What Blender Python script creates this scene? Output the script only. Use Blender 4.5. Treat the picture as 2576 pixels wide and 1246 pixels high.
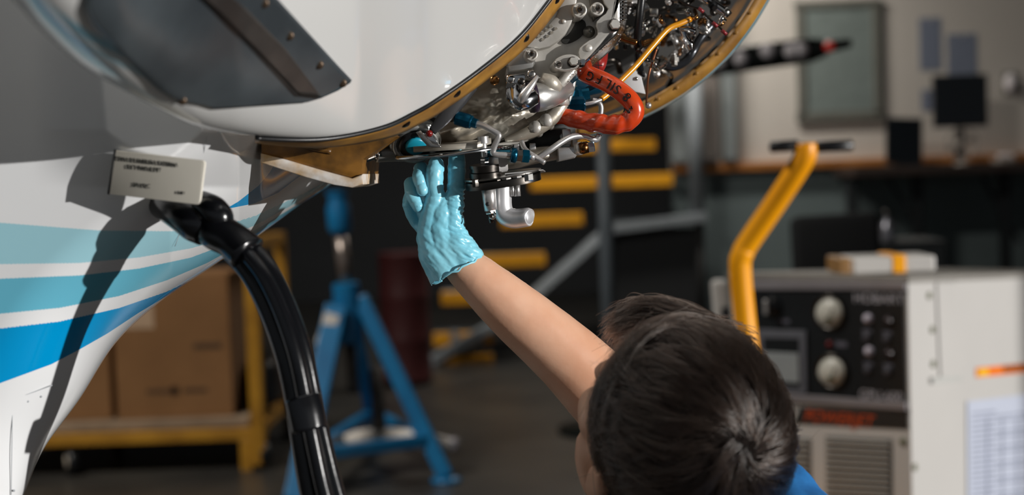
import bpy, bmesh, math, random
import numpy as np
from mathutils import Vector, Matrix, Quaternion, noise

for o in list(bpy.data.objects):
    bpy.data.objects.remove(o)
SC = bpy.context.scene
COL = SC.collection

# ------------------------------------------------------------------ camera
CAM_H = 1.20
PITCH = math.radians(-3.0)
ROLL = math.radians(2.0)
LENS = 50.0
FPX = 2576 * LENS / 36.0
CAM = Vector((0, 0, CAM_H))
FWD = Vector((0, math.cos(PITCH), math.sin(PITCH)))
U0 = Vector((0, -math.sin(PITCH), math.cos(PITCH)))
R0 = Vector((1, 0, 0))
CR = R0 * math.cos(ROLL) - U0 * math.sin(ROLL)
CU = U0 * math.cos(ROLL) + R0 * math.sin(ROLL)
cd = bpy.data.cameras.new('camera')
cam = bpy.data.objects.new('camera', cd)
COL.objects.link(cam)
cam.matrix_world = Matrix(((CR.x, CU.x, -FWD.x, CAM.x), (CR.y, CU.y, -FWD.y, CAM.y), (CR.z, CU.z, -FWD.z, CAM.z), (0, 0, 0, 1)))
cd.lens = LENS
cd.sensor_width = 36.0
cd.clip_start = 0.05
cd.dof.use_dof = True
cd.dof.focus_distance = 1.50
cd.dof.aperture_fstop = 3.2
SC.camera = cam

# ------------------------------------------------------------------ light
SUN_TO = Vector((0.88, -0.475, 0.115)).normalized()      # towards the sun
world = bpy.data.worlds.new('World')
SC.world = world
world.use_nodes = True
bg = world.node_tree.nodes['Background']
bg.inputs[0].default_value = (0.84, 0.91, 1.0, 1)
bg.inputs[1].default_value = 0.15
sd = bpy.data.lights.new('sun', 'SUN')
sd.energy = 3.7
sd.angle = math.radians(0.6)
sd.color = (1.0, 0.975, 0.945)
sun = bpy.data.objects.new('sun', sd)
COL.objects.link(sun)
sun.rotation_mode = 'QUATERNION'
sun.rotation_quaternion = SUN_TO.to_track_quat('Z', 'Y')
SC.view_settings.view_transform = 'Standard'
SC.view_settings.look = 'None'
SC.view_settings.exposure = 0.0
SC.view_settings.gamma = 1.0
SC.view_settings.use_curve_mapping = False

# ------------------------------------------------------------------ helpers
WOFF = {}                                                # world offset of every object that has children
def ray(px, py):
    return (FWD * FPX + CR * (px - 1288.0) - CU * (py - 623.0))
def P(px, py, y):
    d = ray(px, py)
    return CAM + d * (y / d.y)
def PZ(px, py, z):
    d = ray(px, py)
    return CAM + d * ((z - CAM.z) / d.z)
def onplane(px, py, p0, n):
    d = ray(px, py)
    return CAM + d * ((p0 - CAM).dot(n) / d.dot(n))
def off(o):
    return WOFF.get(o.name, Vector((0, 0, 0))) if o else Vector((0, 0, 0))
def tag(o, label, cat, group=None, kind=None):
    o['label'] = label
    if cat: o['category'] = cat
    if group: o['group'] = group
    if kind: o['kind'] = kind
    return o
def thing(name, label, cat, loc=(0, 0, 0), group=None):
    o = bpy.data.objects.new(name, None)
    o.empty_display_size = 0.05
    COL.objects.link(o)
    o.location = loc
    WOFF[o.name] = Vector(loc)
    return tag(o, label, cat, group)
def link(name, data, parent=None, m=None, world_m=None):
    o = bpy.data.objects.new(name, data)
    COL.objects.link(o)
    if parent:
        o.parent = parent
        base = off(parent)
        if world_m is not None:
            o.matrix_local = Matrix.Translation(-base) @ world_m
        WOFF[o.name] = base.copy()
    elif world_m is not None:
        o.matrix_world = world_m
    if m is not None and hasattr(data, 'materials') and len(data.materials) == 0:
        data.materials.append(m)
    return o
def mk(name, vf, m, parent=None, smooth=True, sharp=None, label=None):
    vs, fs = vf
    b = off(parent)
    me = bpy.data.meshes.new(name)
    me.from_pydata([(v[0] - b.x, v[1] - b.y, v[2] - b.z) for v in vs], [], [tuple(f) for f in fs])
    if smooth: me.shade_smooth()
    if sharp is not None: me.set_sharp_from_angle(angle=math.radians(sharp))
    me.materials.append(m)
    o = link(name, me, parent)
    if label: o['label'] = label
    return o
def join(*vfs):
    V, F = [], []
    for vs, fs in vfs:
        n = len(V)
        V += [Vector(v) for v in vs]
        F += [[i + n for i in f] for f in fs]
    return V, F
def catmull(pts, k=6, closed=False):
    pts = [tuple(p) for p in pts]
    n = len(pts)
    out = []
    rng = range(n) if closed else range(n - 1)
    for i in rng:
        if closed:
            p0, p1, p2, p3 = (np.array(pts[(i + j) % n]) for j in (-1, 0, 1, 2))
        else:
            p1, p2 = np.array(pts[i]), np.array(pts[i + 1])
            p0 = np.array(pts[i - 1]) if i > 0 else 2 * p1 - p2
            p3 = np.array(pts[i + 2]) if i + 2 < n else 2 * p2 - p1
        for j in range(k):
            t = j / k
            out.append(0.5 * ((2 * p1) + (-p0 + p2) * t + (2 * p0 - 5 * p1 + 4 * p2 - p3) * t * t + (-p0 + 3 * p1 - 3 * p2 + p3) * t ** 3))
    if not closed: out.append(np.array(pts[-1]))
    return out
def frames(pts):
    pts = [Vector(p) for p in pts]
    T = []
    for i in range(len(pts)):
        a = pts[max(0, i - 1)]; b = pts[min(len(pts) - 1, i + 1)]
        T.append((b - a).normalized())
    up = Vector((0, 0, 1)) if abs(T[0].z) < 0.9 else Vector((1, 0, 0))
    N = [(up - T[0] * up.dot(T[0])).normalized()]
    for i in range(1, len(pts)):
        q = T[i - 1].rotation_difference(T[i])
        v = q @ N[-1]
        N.append((v - T[i] * v.dot(T[i])).normalized())
    return pts, T, N
def tube(pts, r, n=12, k=6, smooth=True, mod=None, rx=1.0):
    """swept round tube; pts world points, r a radius or one per point"""
    pts = [Vector(p) for p in pts]
    rr = [r] * len(pts) if isinstance(r, (int, float)) else list(r)
    if smooth and len(pts) > 2:
        c = catmull([(p.x, p.y, p.z, q) for p, q in zip(pts, rr)], k)
        pts = [Vector(x[:3]) for x in c]; rr = [max(1e-5, float(x[3])) for x in c]
    pts, T, N = frames(pts)
    V, F = [], []
    for i, p in enumerate(pts):
        B = T[i].cross(N[i])
        for j in range(n):
            a = 2 * math.pi * j / n
            q = rr[i] * (mod(i / max(1, len(pts) - 1), a) if mod else 1.0)
            V.append(p + N[i] * (math.cos(a) * q) + B * (math.sin(a) * q * rx))
    for i in range(len(pts) - 1):
        for j in range(n):
            a, b = i * n + j, i * n + (j + 1) % n
            F.append((a, b, b + n, a + n))
    V.append(pts[0]); V.append(pts[-1])
    s, e = len(V) - 2, len(V) - 1
    L = (len(pts) - 1) * n
    for j in range(n):
        F.append((s, (j + 1) % n, j))
        F.append((e, L + j, L + (j + 1) % n))
    return V, F
def basis(d, up=None):
    z = Vector(d).normalized()
    u = Vector(up) if up is not None else (Vector((0, 0, 1)) if abs(z.z) < 0.9 else Vector((1, 0, 0)))
    x = u.cross(z).normalized()
    y = z.cross(x)
    return x, y, z
def lathe(prof, o, d, n=24, up=None, cap=True):
    """prof list of (radius, height along d)"""
    o = Vector(o); x, y, z = basis(d, up)
    V, F = [], []
    for r, h in prof:
        for j in range(n):
            a = 2 * math.pi * j / n
            V.append(o + z * h + (x * math.cos(a) + y * math.sin(a)) * r)
    for i in range(len(prof) - 1):
        for j in range(n):
            a, b = i * n + j, i * n + (j + 1) % n
            F.append((a, b, b + n, a + n))
    if cap:
        F.append(tuple(range(n - 1, -1, -1)))
        F.append(tuple((len(prof) - 1) * n + j for j in range(n)))
    return V, F
def prism(o, d, r, h, n=6, up=None, ch=0.12):
    return lathe([(r * (1 - ch), 0), (r, h * ch), (r, h * (1 - ch)), (r * (1 - ch), h)], o, d, n, up)
def bbox_vf(c, s, bev=0.0, rot=None, seg=2):
    bm = bmesh.new()
    bmesh.ops.create_cube(bm, size=1.0)
    for v in bm.verts: v.co = Vector((v.co.x * s[0], v.co.y * s[1], v.co.z * s[2]))
    if bev > 0:
        bmesh.ops.bevel(bm, geom=bm.edges[:], offset=bev, segments=seg, affect='EDGES', profile=0.5)
    M = (rot.to_matrix() if isinstance(rot, Quaternion) else (rot if rot is not None else Matrix.Identity(3)))
    V = [Vector(c) + M @ v.co for v in bm.verts]
    bm.verts.index_update()
    F = [[v.index for v in f.verts] for f in bm.faces]
    bm.free()
    return V, F
def frame3(x, y, z):
    return Matrix(((x.x, y.x, z.x), (x.y, y.y, z.y), (x.z, y.z, z.z)))
def bar_vf(a, b, w, h, bev=0.0, up=(0, 0, 1)):
    a, b = Vector(a), Vector(b)
    d = b - a
    z = d.normalized()
    u = Vector(up)
    if abs(u.dot(z)) > 0.95: u = Vector((0, 1, 0))
    x = u.cross(z).normalized(); y = z.cross(x)
    return bbox_vf((a + b) / 2, (w, h, d.length), bev, frame3(x, y, z))
def plate_vf(outline, depth_vec, bev=0.0008, k=0):
    """closed polygon of world points extruded along depth_vec (away from the viewer)"""
    pts = [Vector(p) for p in outline]
    if k: pts = [Vector(p) for p in catmull(pts, k, True)]
    bm = bmesh.new()
    vs = [bm.verts.new(p) for p in pts]
    f = bm.faces.new(vs)
    f.normal_update()
    if f.normal.dot(Vector(depth_vec)) > 0: f.normal_flip()
    top = f
    r = bmesh.ops.extrude_face_region(bm, geom=[f], use_keep_orig=True)
    nv = [g for g in r['geom'] if isinstance(g, bmesh.types.BMVert)]
    for v in nv: v.co += Vector(depth_vec)
    bmesh.ops.recalc_face_normals(bm, faces=bm.faces[:])
    if bev > 0:
        es = [e for e in bm.edges if any(l in (top,) for l in e.link_faces)]
        try: bmesh.ops.bevel(bm, geom=es, offset=bev, segments=2, affect='EDGES', profile=0.5)
        except Exception: pass
    bm.verts.index_update()
    V = [v.co.copy() for v in bm.verts]; F = [[v.index for v in g.verts] for g in bm.faces]
    bm.free()
    return V, F
def plate_px(pts, y, th, bev=0.0008, k=0, tilt=None):
    """pts (px,py); y number or function(px,py)"""
    fy = y if callable(y) else (lambda a, b: y)
    return plate_vf([P(a, b, fy(a, b)) for a, b in pts], Vector((0, th, 0)), bev, k)
def pillow(pts, y0, front, back, n=110, m=18, cpx=None, disp=None, power=0.5):
    out = catmull(pts, max(1, n // len(pts)), True)
    c = np.mean(np.array(pts), axis=0) if cpx is None else np.array(cpx)
    V, F = [], []
    nn = len(out)
    def ring(t, side):
        for q in out:
            p = c + (q - c) * t
            h = (1 - t * t) ** power
            y = y0 - front * h if side < 0 else y0 + back * h
            if disp and side < 0: y -= disp(p[0], p[1], t)
            V.append(P(p[0], p[1], y))
    ts = [math.sin(0.5 * math.pi * (i + 0.35) / m) for i in range(m)]
    ts[-1] = 1.0
    for t in ts: ring(t, -1)
    for t in reversed(ts[:-1]): ring(t, 1)
    R = 2 * m - 1
    for i in range(R - 1):
        for j in range(nn):
            a, b = i * nn + j, i * nn + (j + 1) % nn
            F.append((a, b, b + nn, a + nn))
    F.append(tuple(range(nn - 1, -1, -1)))
    F.append(tuple((R - 1) * nn + j for j in range(nn)))
    return V, F
def ruled(A, B, nu, nv, f):
    """A, B polylines of (px,py); f(px,py)->y ; open sheet"""
    A = [np.array(a, float) for a in A]; B = [np.array(b, float) for b in B]
    def samp(L, t):
        d = [0]
        for i in range(len(L) - 1): d.append(d[-1] + np.linalg.norm(L[i + 1] - L[i]))
        s = t * d[-1]
        return np.array([np.interp(s, d, [p[k] for p in L]) for k in range(len(L[0]))])
    V, F = [], []
    for i in range(nu + 1):
        a, b = samp(A, i / nu), samp(B, i / nu)
        for j in range(nv + 1):
            p = a + (b - a) * (j / nv)
            y = f(*p) if f else p[2]
            V.append(P(p[0], p[1], y))
    for i in range(nu):
        for j in range(nv):
            a = i * (nv + 1) + j
            F.append((a, a + 1, a + nv + 2, a + nv + 1))
    return V, F
def solid(o, th, offset=0):
    md = o.modifiers.new('thickness', 'SOLIDIFY')
    md.thickness = th; md.offset = offset
    return o
def text(body, o, right, up, size, m, parent, name='lettering', shear=0.0, ext=0.0002, sx=1.0, align='CENTER', label=None):
    cu = bpy.data.curves.new(name, 'FONT')
    cu.body = body; cu.size = size; cu.extrude = ext; cu.align_x = align; cu.align_y = 'CENTER'; cu.shear = shear
    tmp = bpy.data.objects.new('tmp_text', cu)
    COL.objects.link(tmp)
    dg = bpy.context.evaluated_depsgraph_get()
    me = bpy.data.meshes.new_from_object(tmp.evaluated_get(dg))
    bpy.data.objects.remove(tmp); bpy.data.curves.remove(cu)
    me.name = name
    me.materials.clear(); me.materials.append(m)
    x = Vector(right).normalized(); z = x.cross(Vector(up)).normalized(); y = z.cross(x)
    M = Matrix.Translation(Vector(o)) @ (frame3(x * sx, y, z)).to_4x4()
    ob = link(name, me, parent, None, M)
    if label: ob['label'] = label
    return ob
def capsules(bm, chain, seg=14):
    """chain of (pos, r): spheres joined by cones, for a later remesh"""
    for i, (p, r) in enumerate(chain):
        bmesh.ops.create_uvsphere(bm, u_segments=seg, v_segments=seg // 2 + 2, radius=r, matrix=Matrix.Translation(Vector(p)))
        if i:
            q, s = chain[i - 1]
            d = Vector(p) - Vector(q)
            if d.length > 1e-5:
                M = Matrix.Translation((Vector(p) + Vector(q)) / 2) @ d.to_track_quat('Z', 'Y').to_matrix().to_4x4()
                bmesh.ops.create_cone(bm, cap_ends=True, segments=seg, radius1=s, radius2=r, depth=d.length, matrix=M)
def ellipsoid(bm, c, R3, radii, seg=24):
    M = Matrix.Translation(Vector(c)) @ R3.to_4x4() @ Matrix.Diagonal((*radii, 1))
    bmesh.ops.create_uvsphere(bm, u_segments=seg, v_segments=seg // 2 + 2, radius=1.0, matrix=M)
def remeshed(bm, voxel, smooth=6, factor=0.5):
    me = bpy.data.meshes.new('tmp')
    bm.to_mesh(me); bm.free()
    o = bpy.data.objects.new('tmp', me)
    COL.objects.link(o)
    md = o.modifiers.new('r', 'REMESH'); md.mode = 'VOXEL'; md.voxel_size = voxel
    if smooth:
        ms = o.modifiers.new('s', 'SMOOTH'); ms.factor = factor; ms.iterations = smooth
    dg = bpy.context.evaluated_depsgraph_get()
    ev = o.evaluated_get(dg)
    m2 = ev.to_mesh()
    co = np.empty(len(m2.vertices) * 3, dtype=np.float32); m2.vertices.foreach_get('co', co)
    V = co.reshape(-1, 3).copy()
    F = [tuple(p.vertices) for p in m2.polygons]
    ev.to_mesh_clear()
    bpy.data.objects.remove(o); bpy.data.meshes.remove(me)
    return V, F
def fbm(p, s, o=3):
    return noise.fractal(Vector(p) * s, 1.0, 2.0, o)

# ------------------------------------------------------------------ materials
MATS = {}
def srgb(c):
    if isinstance(c, str):
        c = [int(c[i:i + 2], 16) for i in (0, 2, 4)]
    return tuple(((x / 255) / 12.92 if x / 255 <= 0.04045 else ((x / 255 + 0.055) / 1.055) ** 2.4) for x in c)
def mat(name, c, rough=0.5, metal=0.0, var=0.12, scale=12.0, bump=0.0, bscale=60.0, coat=0.0, c2=None, spec=0.5, stretch=None, aniso=0.0, trans=0.0, sss=0.0, emit=None, bdist=0.001):
    if name in MATS: return MATS[name]
    m = bpy.data.materials.new(name)
    m.use_nodes = True
    nt = m.node_tree
    b = nt.nodes['Principled BSDF']
    col = srgb(c); col2 = srgb(c2) if c2 else tuple(x * (1 - var) for x in col)
    tc = nt.nodes.new('ShaderNodeTexCoord')
    mp = nt.nodes.new('ShaderNodeMapping')
    nt.links.new(tc.outputs['Object'], mp.inputs['Vector'])
    if stretch: mp.inputs['Scale'].default_value = stretch
    nz = nt.nodes.new('ShaderNodeTexNoise')
    nz.inputs['Scale'].default_value = scale; nz.inputs['Detail'].default_value = 5
    nt.links.new(mp.outputs[0], nz.inputs['Vector'])
    rp = nt.nodes.new('ShaderNodeValToRGB')
    rp.color_ramp.elements[0].position = 0.35; rp.color_ramp.elements[1].position = 0.65
    rp.color_ramp.elements[0].color = (*col2, 1); rp.color_ramp.elements[1].color = (*col, 1)
    nt.links.new(nz.outputs['Fac'], rp.inputs[0])
    nt.links.new(rp.outputs[0], b.inputs['Base Color'])
    b.inputs['Roughness'].default_value = rough
    b.inputs['Metallic'].default_value = metal
    b.inputs['Specular IOR Level'].default_value = spec
    b.inputs['Coat Weight'].default_value = coat
    b.inputs['Coat Roughness'].default_value = 0.04
    b.inputs['Anisotropic'].default_value = aniso
    if trans: b.inputs['Transmission Weight'].default_value = trans
    if sss:
        b.inputs['Subsurface Weight'].default_value = sss
        b.inputs['Subsurface Radius'].default_value = (0.012, 0.005, 0.003)
        b.inputs['Subsurface Scale'].default_value = 1.0
    if emit:
        b.inputs['Emission Color'].default_value = (*srgb(emit[0]), 1); b.inputs['Emission Strength'].default_value = emit[1]
    if bump:
        nb = nt.nodes.new('ShaderNodeTexNoise'); nb.inputs['Scale'].default_value = bscale; nb.inputs['Detail'].default_value = 4
        nt.links.new(mp.outputs[0], nb.inputs['Vector'])
        bp = nt.nodes.new('ShaderNodeBump'); bp.inputs['Strength'].default_value = bump; bp.inputs['Distance'].default_value = bdist
        nt.links.new(nb.outputs['Fac'], bp.inputs['Height'])
        nt.links.new(bp.outputs[0], b.inputs['Normal'])
    MATS[name] = m
    return m
def ramp_by_attr(m, attr, stops, second=None):
    """base colour from a stored surface coordinate (painted livery stripes)"""
    nt = m.node_tree
    b = nt.nodes['Principled BSDF']
    at = nt.nodes.new('ShaderNodeAttribute'); at.attribute_name = attr
    rp = nt.nodes.new('ShaderNodeValToRGB'); rp.color_ramp.interpolation = 'CONSTANT'
    el = rp.color_ramp.elements
    while len(el) > 1: el.remove(el[-1])
    el[0].position = stops[0][0]; el[0].color = (*srgb(stops[0][1]), 1)
    for p, c in stops[1:]:
        e = el.new(p); e.color = (*srgb(c), 1)
    nt.links.new(at.outputs['Fac'], rp.inputs[0])
    outp = rp.outputs[0]
    if second:
        a2 = nt.nodes.new('ShaderNodeAttribute'); a2.attribute_name = second[0]
        gt = nt.nodes.new('ShaderNodeMath'); gt.operation = 'GREATER_THAN'; gt.inputs[1].default_value = 0.5
        nt.links.new(a2.outputs['Fac'], gt.inputs[0])
        mx = nt.nodes.new('ShaderNodeMix'); mx.data_type = 'RGBA'
        nt.links.new(gt.outputs[0], mx.inputs['Factor'])
        nt.links.new(outp, mx.inputs['A']); mx.inputs['B'].default_value = (*srgb(second[1]), 1)
        outp = mx.outputs['Result']
    nt.links.new(outp, b.inputs['Base Color'])
def set_attr(o, name, vals):
    a = o.data.attributes.new(name, 'FLOAT', 'POINT')
    a.data.foreach_set('value', np.array(vals, dtype=np.float32))

M_white = mat('white_gloss_paint', (232, 233, 234), 0.22, var=0.03, scale=3, coat=0.6)
M_fus = mat('livery_gloss_paint', (232, 233, 234), 0.18, var=0.02, coat=0.8)
M_cowl = mat('cowling_gloss_paint', (222, 222, 220), 0.22, var=0.03, scale=3, coat=0.6)
M_gold = mat('gold_primer', (176, 128, 52), 0.5, 0.0, c2=(128, 88, 34), scale=30, bump=0.2)
M_goldd = mat('soiled_gold_primer', (128, 88, 34), 0.36, 0.0, c2=(34, 26, 18), scale=26, bump=0.25, bscale=90)
M_dirt = mat('worn_white_rim', (222, 221, 220), 0.5, c2=(186, 152, 104), scale=38, bump=0.3, bscale=120)
M_black = mat('black_rubber', (22, 23, 25), 0.35, var=0.2, bump=0.1, bscale=200)
M_blackg = mat('black_gloss_rubber', (16, 17, 20), 0.22, var=0.2, bump=0.15, bscale=90)
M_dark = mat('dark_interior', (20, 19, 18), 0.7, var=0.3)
M_alu = mat('cast_aluminium', (200, 193, 180), 0.40, 0.5, c2=(148, 140, 126), scale=22, bump=0.35, bscale=140)
M_alu2 = mat('machined_aluminium', (214, 210, 203), 0.36, 0.42, c2=(192, 188, 180), scale=40, bump=0.1, bscale=300)
M_chrome = mat('chrome', (215, 213, 210), 0.09, 1.0, var=0.1, scale=30)
M_steel = mat('brushed_steel', (188, 184, 178), 0.24, 1.0, var=0.2, scale=60)
M_dsteel = mat('dark_steel', (84, 80, 76), 0.3, 1.0, var=0.3, scale=40)
M_satin = mat('satin_white_metal', (214, 212, 210), 0.32, 0.75, var=0.06, scale=40, bump=0.05)
M_blue = mat('blue_anodised', (14, 98, 128), 0.2, 0.75, c2=(10, 64, 90), scale=60)
M_bronze = mat('bronze', (170, 120, 70), 0.25, 1.0, c2=(90, 58, 34), scale=40)
M_shield = mat('dark_sheet_metal', (106, 116, 122), 0.34, 0.6, c2=(78, 86, 92), scale=8, bump=0.15, bscale=10, bdist=0.004)

# ================================================================== THE HANGAR
def struct(name, vf, m, label, smooth=False):
    o = mk(name, vf, m, None, smooth)
    o['kind'] = 'structure'; o['label'] = label
    return o
M_floor = mat('dark_hangar_floor', (66, 63, 58), 0.32, c2=(50, 49, 47), scale=2.2, bump=0.05, bscale=30)
M_apron = mat('sunny_concrete_apron', (96, 93, 88), 0.8, c2=(84, 81, 77), scale=1.5)
M_wdark = mat('dark_corrugated_wall', (44, 47, 50), 0.7, var=0.25, scale=1.5)
M_wlight = mat('off_white_wall', (206, 199, 190), 0.8, var=0.06, scale=1.2)
M_wains = mat('dark_green_grey_wainscot', (104, 116, 116), 0.7, var=0.12, scale=2)
M_roof = mat('grey_roof_sheet', (70, 72, 74), 0.8, var=0.1)
M_wood = mat('varnished_wood', (186, 122, 58), 0.45, c2=(150, 92, 40), scale=6, stretch=(1, 8, 8))
XL, XR, YF, YB, ZR = -9.0, 18.0, -2.5, 14.0, 5.6
struct('floor', bbox_vf(((XL + XR) / 2, (YF + YB) / 2, -0.1), (XR - XL, YB - YF, 0.2)), M_floor, 'dark smooth hangar floor')
struct('ground', bbox_vf((0, YF - 20, -0.11), (70, 40, 0.2)), M_apron, 'sunlit concrete apron outside the hangar door')
struct('ceiling', bbox_vf(((XL + XR) / 2, (YF + YB) / 2, ZR + 0.1), (XR - XL, YB - YF, 0.2)), M_roof, 'grey hangar roof')
struct('wall_left', bbox_vf((XL - 0.1, (YF + YB) / 2, ZR / 2), (0.2, YB - YF, ZR)), M_wdark, 'dark left hangar wall')
struct('wall_right', bbox_vf((XR + 0.1, (YF + YB) / 2, ZR / 2), (0.2, YB - YF, ZR)), M_wlight, 'off-white right hangar wall')
struct('wall_back', bbox_vf(((XL + XR) / 2, YB + 0.1, ZR / 2), (XR - XL, 0.2, ZR)), M_wdark, 'dark rear wall of the hangar')
HEAD_Z = 3.4
struct('wall_front', bbox_vf(((XL + XR) / 2, YF - 0.1, (HEAD_Z + ZR) / 2), (XR - XL, 0.2, ZR - HEAD_Z)), M_roof, 'header above the open hangar door')
struct('wall_sun_block', bbox_vf(((14.15 + XR) / 2, YF - 0.1, HEAD_Z / 2), (XR - 14.15, 0.2, HEAD_Z)), M_roof, 'unseen wall added right of the door to block the sun')  # unseen wall added to keep the sun off cart and jack
# light office partition on the right, dark wainscot under a wooden ledge
WY = 10.0
pz = P(2000, 415, WY).z
px0 = P(1690, 415, WY).x
struct('wall_office', bbox_vf(((px0 + XR) / 2, WY + 0.06, (pz + 4.2) / 2), (XR - px0, 0.12, 4.2 - pz)), M_wlight, 'off-white upper office wall behind the desk')
struct('wall_wainscot', bbox_vf(((px0 + XR) / 2, WY + 0.05, pz / 2), (XR - px0, 0.14, pz)), M_wains, 'dark grey-green lower office wall under the wooden ledge')
struct('trim_1', bbox_vf(((px0 + XR) / 2, WY - 0.04, pz + 0.0), (XR - px0, 0.12, 0.055), 0.006), M_wood, 'brown wooden ledge along the office wall')
M_pil = mat('blue_grey_pillar', (128, 134, 134), 0.7, var=0.1)
for i, (a, w) in enumerate(((1712, 46), (1775, 60), (1836, 34))):
    x = P(a, 330, WY - 0.1).x
    struct('trim_%d' % (i + 2), bbox_vf((x, WY - 0.06, (pz + 4.2) / 2 + 0.02), (w / FPX * WY, 0.14, 4.2 - pz - 0.05), 0.01), M_pil if i != 1 else mat('grey_brown_board', (120, 112, 106), 0.7),
           'vertical grey pillar on the office wall beside the wooden ledge' if i == 0 else ('grey-brown vertical board on the office wall' if i == 1 else 'narrow vertical grey strip on the office wall'))

# added fill lamps, unseen overhead, to brighten office wall and power unit
M_lampw = mat('lamp_white', (235, 235, 230), 0.5)
M_tube = mat('fill_tube', (255, 250, 240), 0.5, emit=((255, 247, 235), 6.0))
def fill_lamp(x, y, e, lab, zl=ZR):
    t = thing('fill_lamp', lab, 'lamp', (x, y, zl - 0.35), 'added fill lamps')
    mk('housing', bbox_vf((x, y, zl - 0.30), (1.5, 0.3, 0.08), 0.01), M_lampw, t, False)
    mk('suspension', bbox_vf((x, y, (ZR + zl) / 2 - 0.14), (0.03, 0.03, ZR - zl + 0.25)), M_lampw, t, False)
    for s in (-1, 1):
        mk('fill_tube', tube([(x - 0.7, y + s * 0.07, zl - 0.36), (x + 0.7, y + s * 0.07, zl - 0.36)], 0.014, 8, smooth=False), M_tube, t)
    ld = bpy.data.lights.new('fill_light', 'AREA'); ld.shape = 'RECTANGLE'; ld.size = 1.4; ld.size_y = 0.28; ld.energy = e; ld.color = (1, 0.95, 0.88)
    lo = link('fill_light', ld, t, None, Matrix.Translation((x, y, zl - 0.40)))
fill_lamp(0.9, 9.0, 62, 'added pendant lamp that brightens the office wall', 3.7)
fill_lamp(-3.2, 2.9, 270, 'added ceiling lamp that brightens the power unit from the left')

# ================================================================== AIRPLANE
plane = thing('airplane', 'white airplane nose with blue stripes and an opened engine cowling', 'airplane', (-0.45, 1.9, 0.0))
# ---- fuselage
SIL = [(-160, 1760, 1.30), (20, 1330, 1.36), (60, 1246, 1.38), (110, 1130, 1.41), (200, 1005, 1.45), (290, 865, 1.50), (400, 762, 1.55), (520, 680, 1.60), (640, 600, 1.66), (760, 512, 1.74), (830, 466, 1.82), (885, 420, 1.92), (930, 300, 2.05)]
END = [(-900, 1500), (-800, 1000), (-760, 900), (-700, 750), (-600, 560), (-480, 380), (-330, 200), (-150, 40), (60, -80), (300, -160), (500, -200), (650, -220), (800, -230)]
STR = {  # livery edges: row of (x, y)
 1: [(-600, 520), (0, 560), (250, 580), (480, 583), (560, 570), (640, 545), (760, 490), (830, 452), (930, 390)],
 2: [(-600, 690), (0, 665), (200, 662), (350, 648), (480, 625), (540, 608), (640, 568), (760, 503), (830, 459), (930, 395)],
 3: [(-600, 725), (0, 700), (200, 692), (350, 675), (480, 648), (560, 618), (640, 580), (760, 508), (830, 462), (930, 399)],
 4: [(-600, 850), (0, 790), (150, 775), (300, 745), (420, 705), (520, 662), (560, 640), (640, 594), (760, 513), (830, 466), (930, 402)],
 5: [(-600, 890), (0, 825), (150, 808), (300, 775), (420, 735), (510, 692), (560, 664), (640, 612), (760, 525), (830, 474), (930, 410)],
 6: [(-600, 1130), (0, 960), (130, 912), (200, 875), (270, 835), (350, 782), (430, 734), (500, 700), (560, 664.5), (640, 612.5), (760, 525.5), (830, 474.5), (930, 410.5)]}
def stripe_s(x, y):
    b = [np.interp(x, [p[0] for p in STR[k]], [p[1] for p in STR[k]]) for k in range(1, 7)]
    if y < b[0]: return max(0.0, 1 - (b[0] - y) / 300.0)
    for k in range(5):
        if y < b[k + 1]: return k + 1 + (y - b[k]) / max(1e-3, b[k + 1] - b[k])
    return 6 + min(0.99, (y - b[5]) / 300.0)
TOPC = [(540, 540), (566, 527), (600, 507), (650, 468), (680, 432), (700, 395), (720, 340)]
BOTC = [(540, 520), (566, 527), (640, 512), (700, 485), (752, 445), (800, 415), (860, 380), (930, 330)]
def tip_s(x, y):
    t = np.interp(x, [p[0] for p in TOPC], [p[1] for p in TOPC]); b = np.interp(x, [p[0] for p in BOTC], [p[1] for p in BOTC])
    return 0.5 + max(-0.5, min(0.5, min(y - t, b - y) / 60.0))
sil = catmull(SIL, 30); end = catmull(END, 30)
V, F, A1, A2 = [], [], [], []
vv = [-1.0, -0.6, -0.3, -0.12] + [(j / 150.0) ** 1.3 for j in range(151)]
for s, e in zip(sil, end):
    for v in vv:
        if v >= 0:
            q = s[:2] + (e - s[:2]) * v
            w = math.sqrt(max(0, 1 - (1 - min(1, v / 0.30)) ** 2))
            tg = np.interp(q[0], [430, 600, 655, 900], [1.315, 1.385, 1.46, 1.62]) - 0.06 * max(0, min(1, (470 - q[1]) / 140)) * (lambda k: k * k * (3 - 2 * k))(np.interp(q[0], [80, 500, 570, 690], [0, 1, 1, 0]))
            y = max(s[2] + (tg - s[2]) * w - 0.02 * v, np.interp(q[0], [540, 600, 665], [1.28, 1.36, 1.46]) - max(0, q[1] - 440) * 0.004)
        else:
            q = s[:2] + (e - s[:2]) * 0.22 * abs(v) ** 1.6
            y = s[2] + 0.6 * abs(v)
        V.append(P(q[0], q[1], y)); A1.append(stripe_s(q[0], q[1]) / 7.0); A2.append(tip_s(q[0], q[1]))
nv = len(vv)
for i in range(len(sil) - 1):
    for j in range(nv - 1):
        a = i * nv + j
        F.append((a, a + 1, a + nv + 1, a + nv))
fus = mk('fuselage', (V, F), M_fus, plane)
set_attr(fus, 'livery', A1); set_attr(fus, 'livery_tip', A2)
WH, PB, MB_, BB = (232, 233, 234), (160, 208, 220), (104, 184, 208), (0, 148, 208)
ramp_by_attr(M_fus, 'livery', [(0, WH), (1 / 7, PB), (2 / 7, WH), (3 / 7, MB_), (4 / 7, WH), (5 / 7, BB), (6 / 7, WH)], ('livery_tip', BB))
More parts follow.
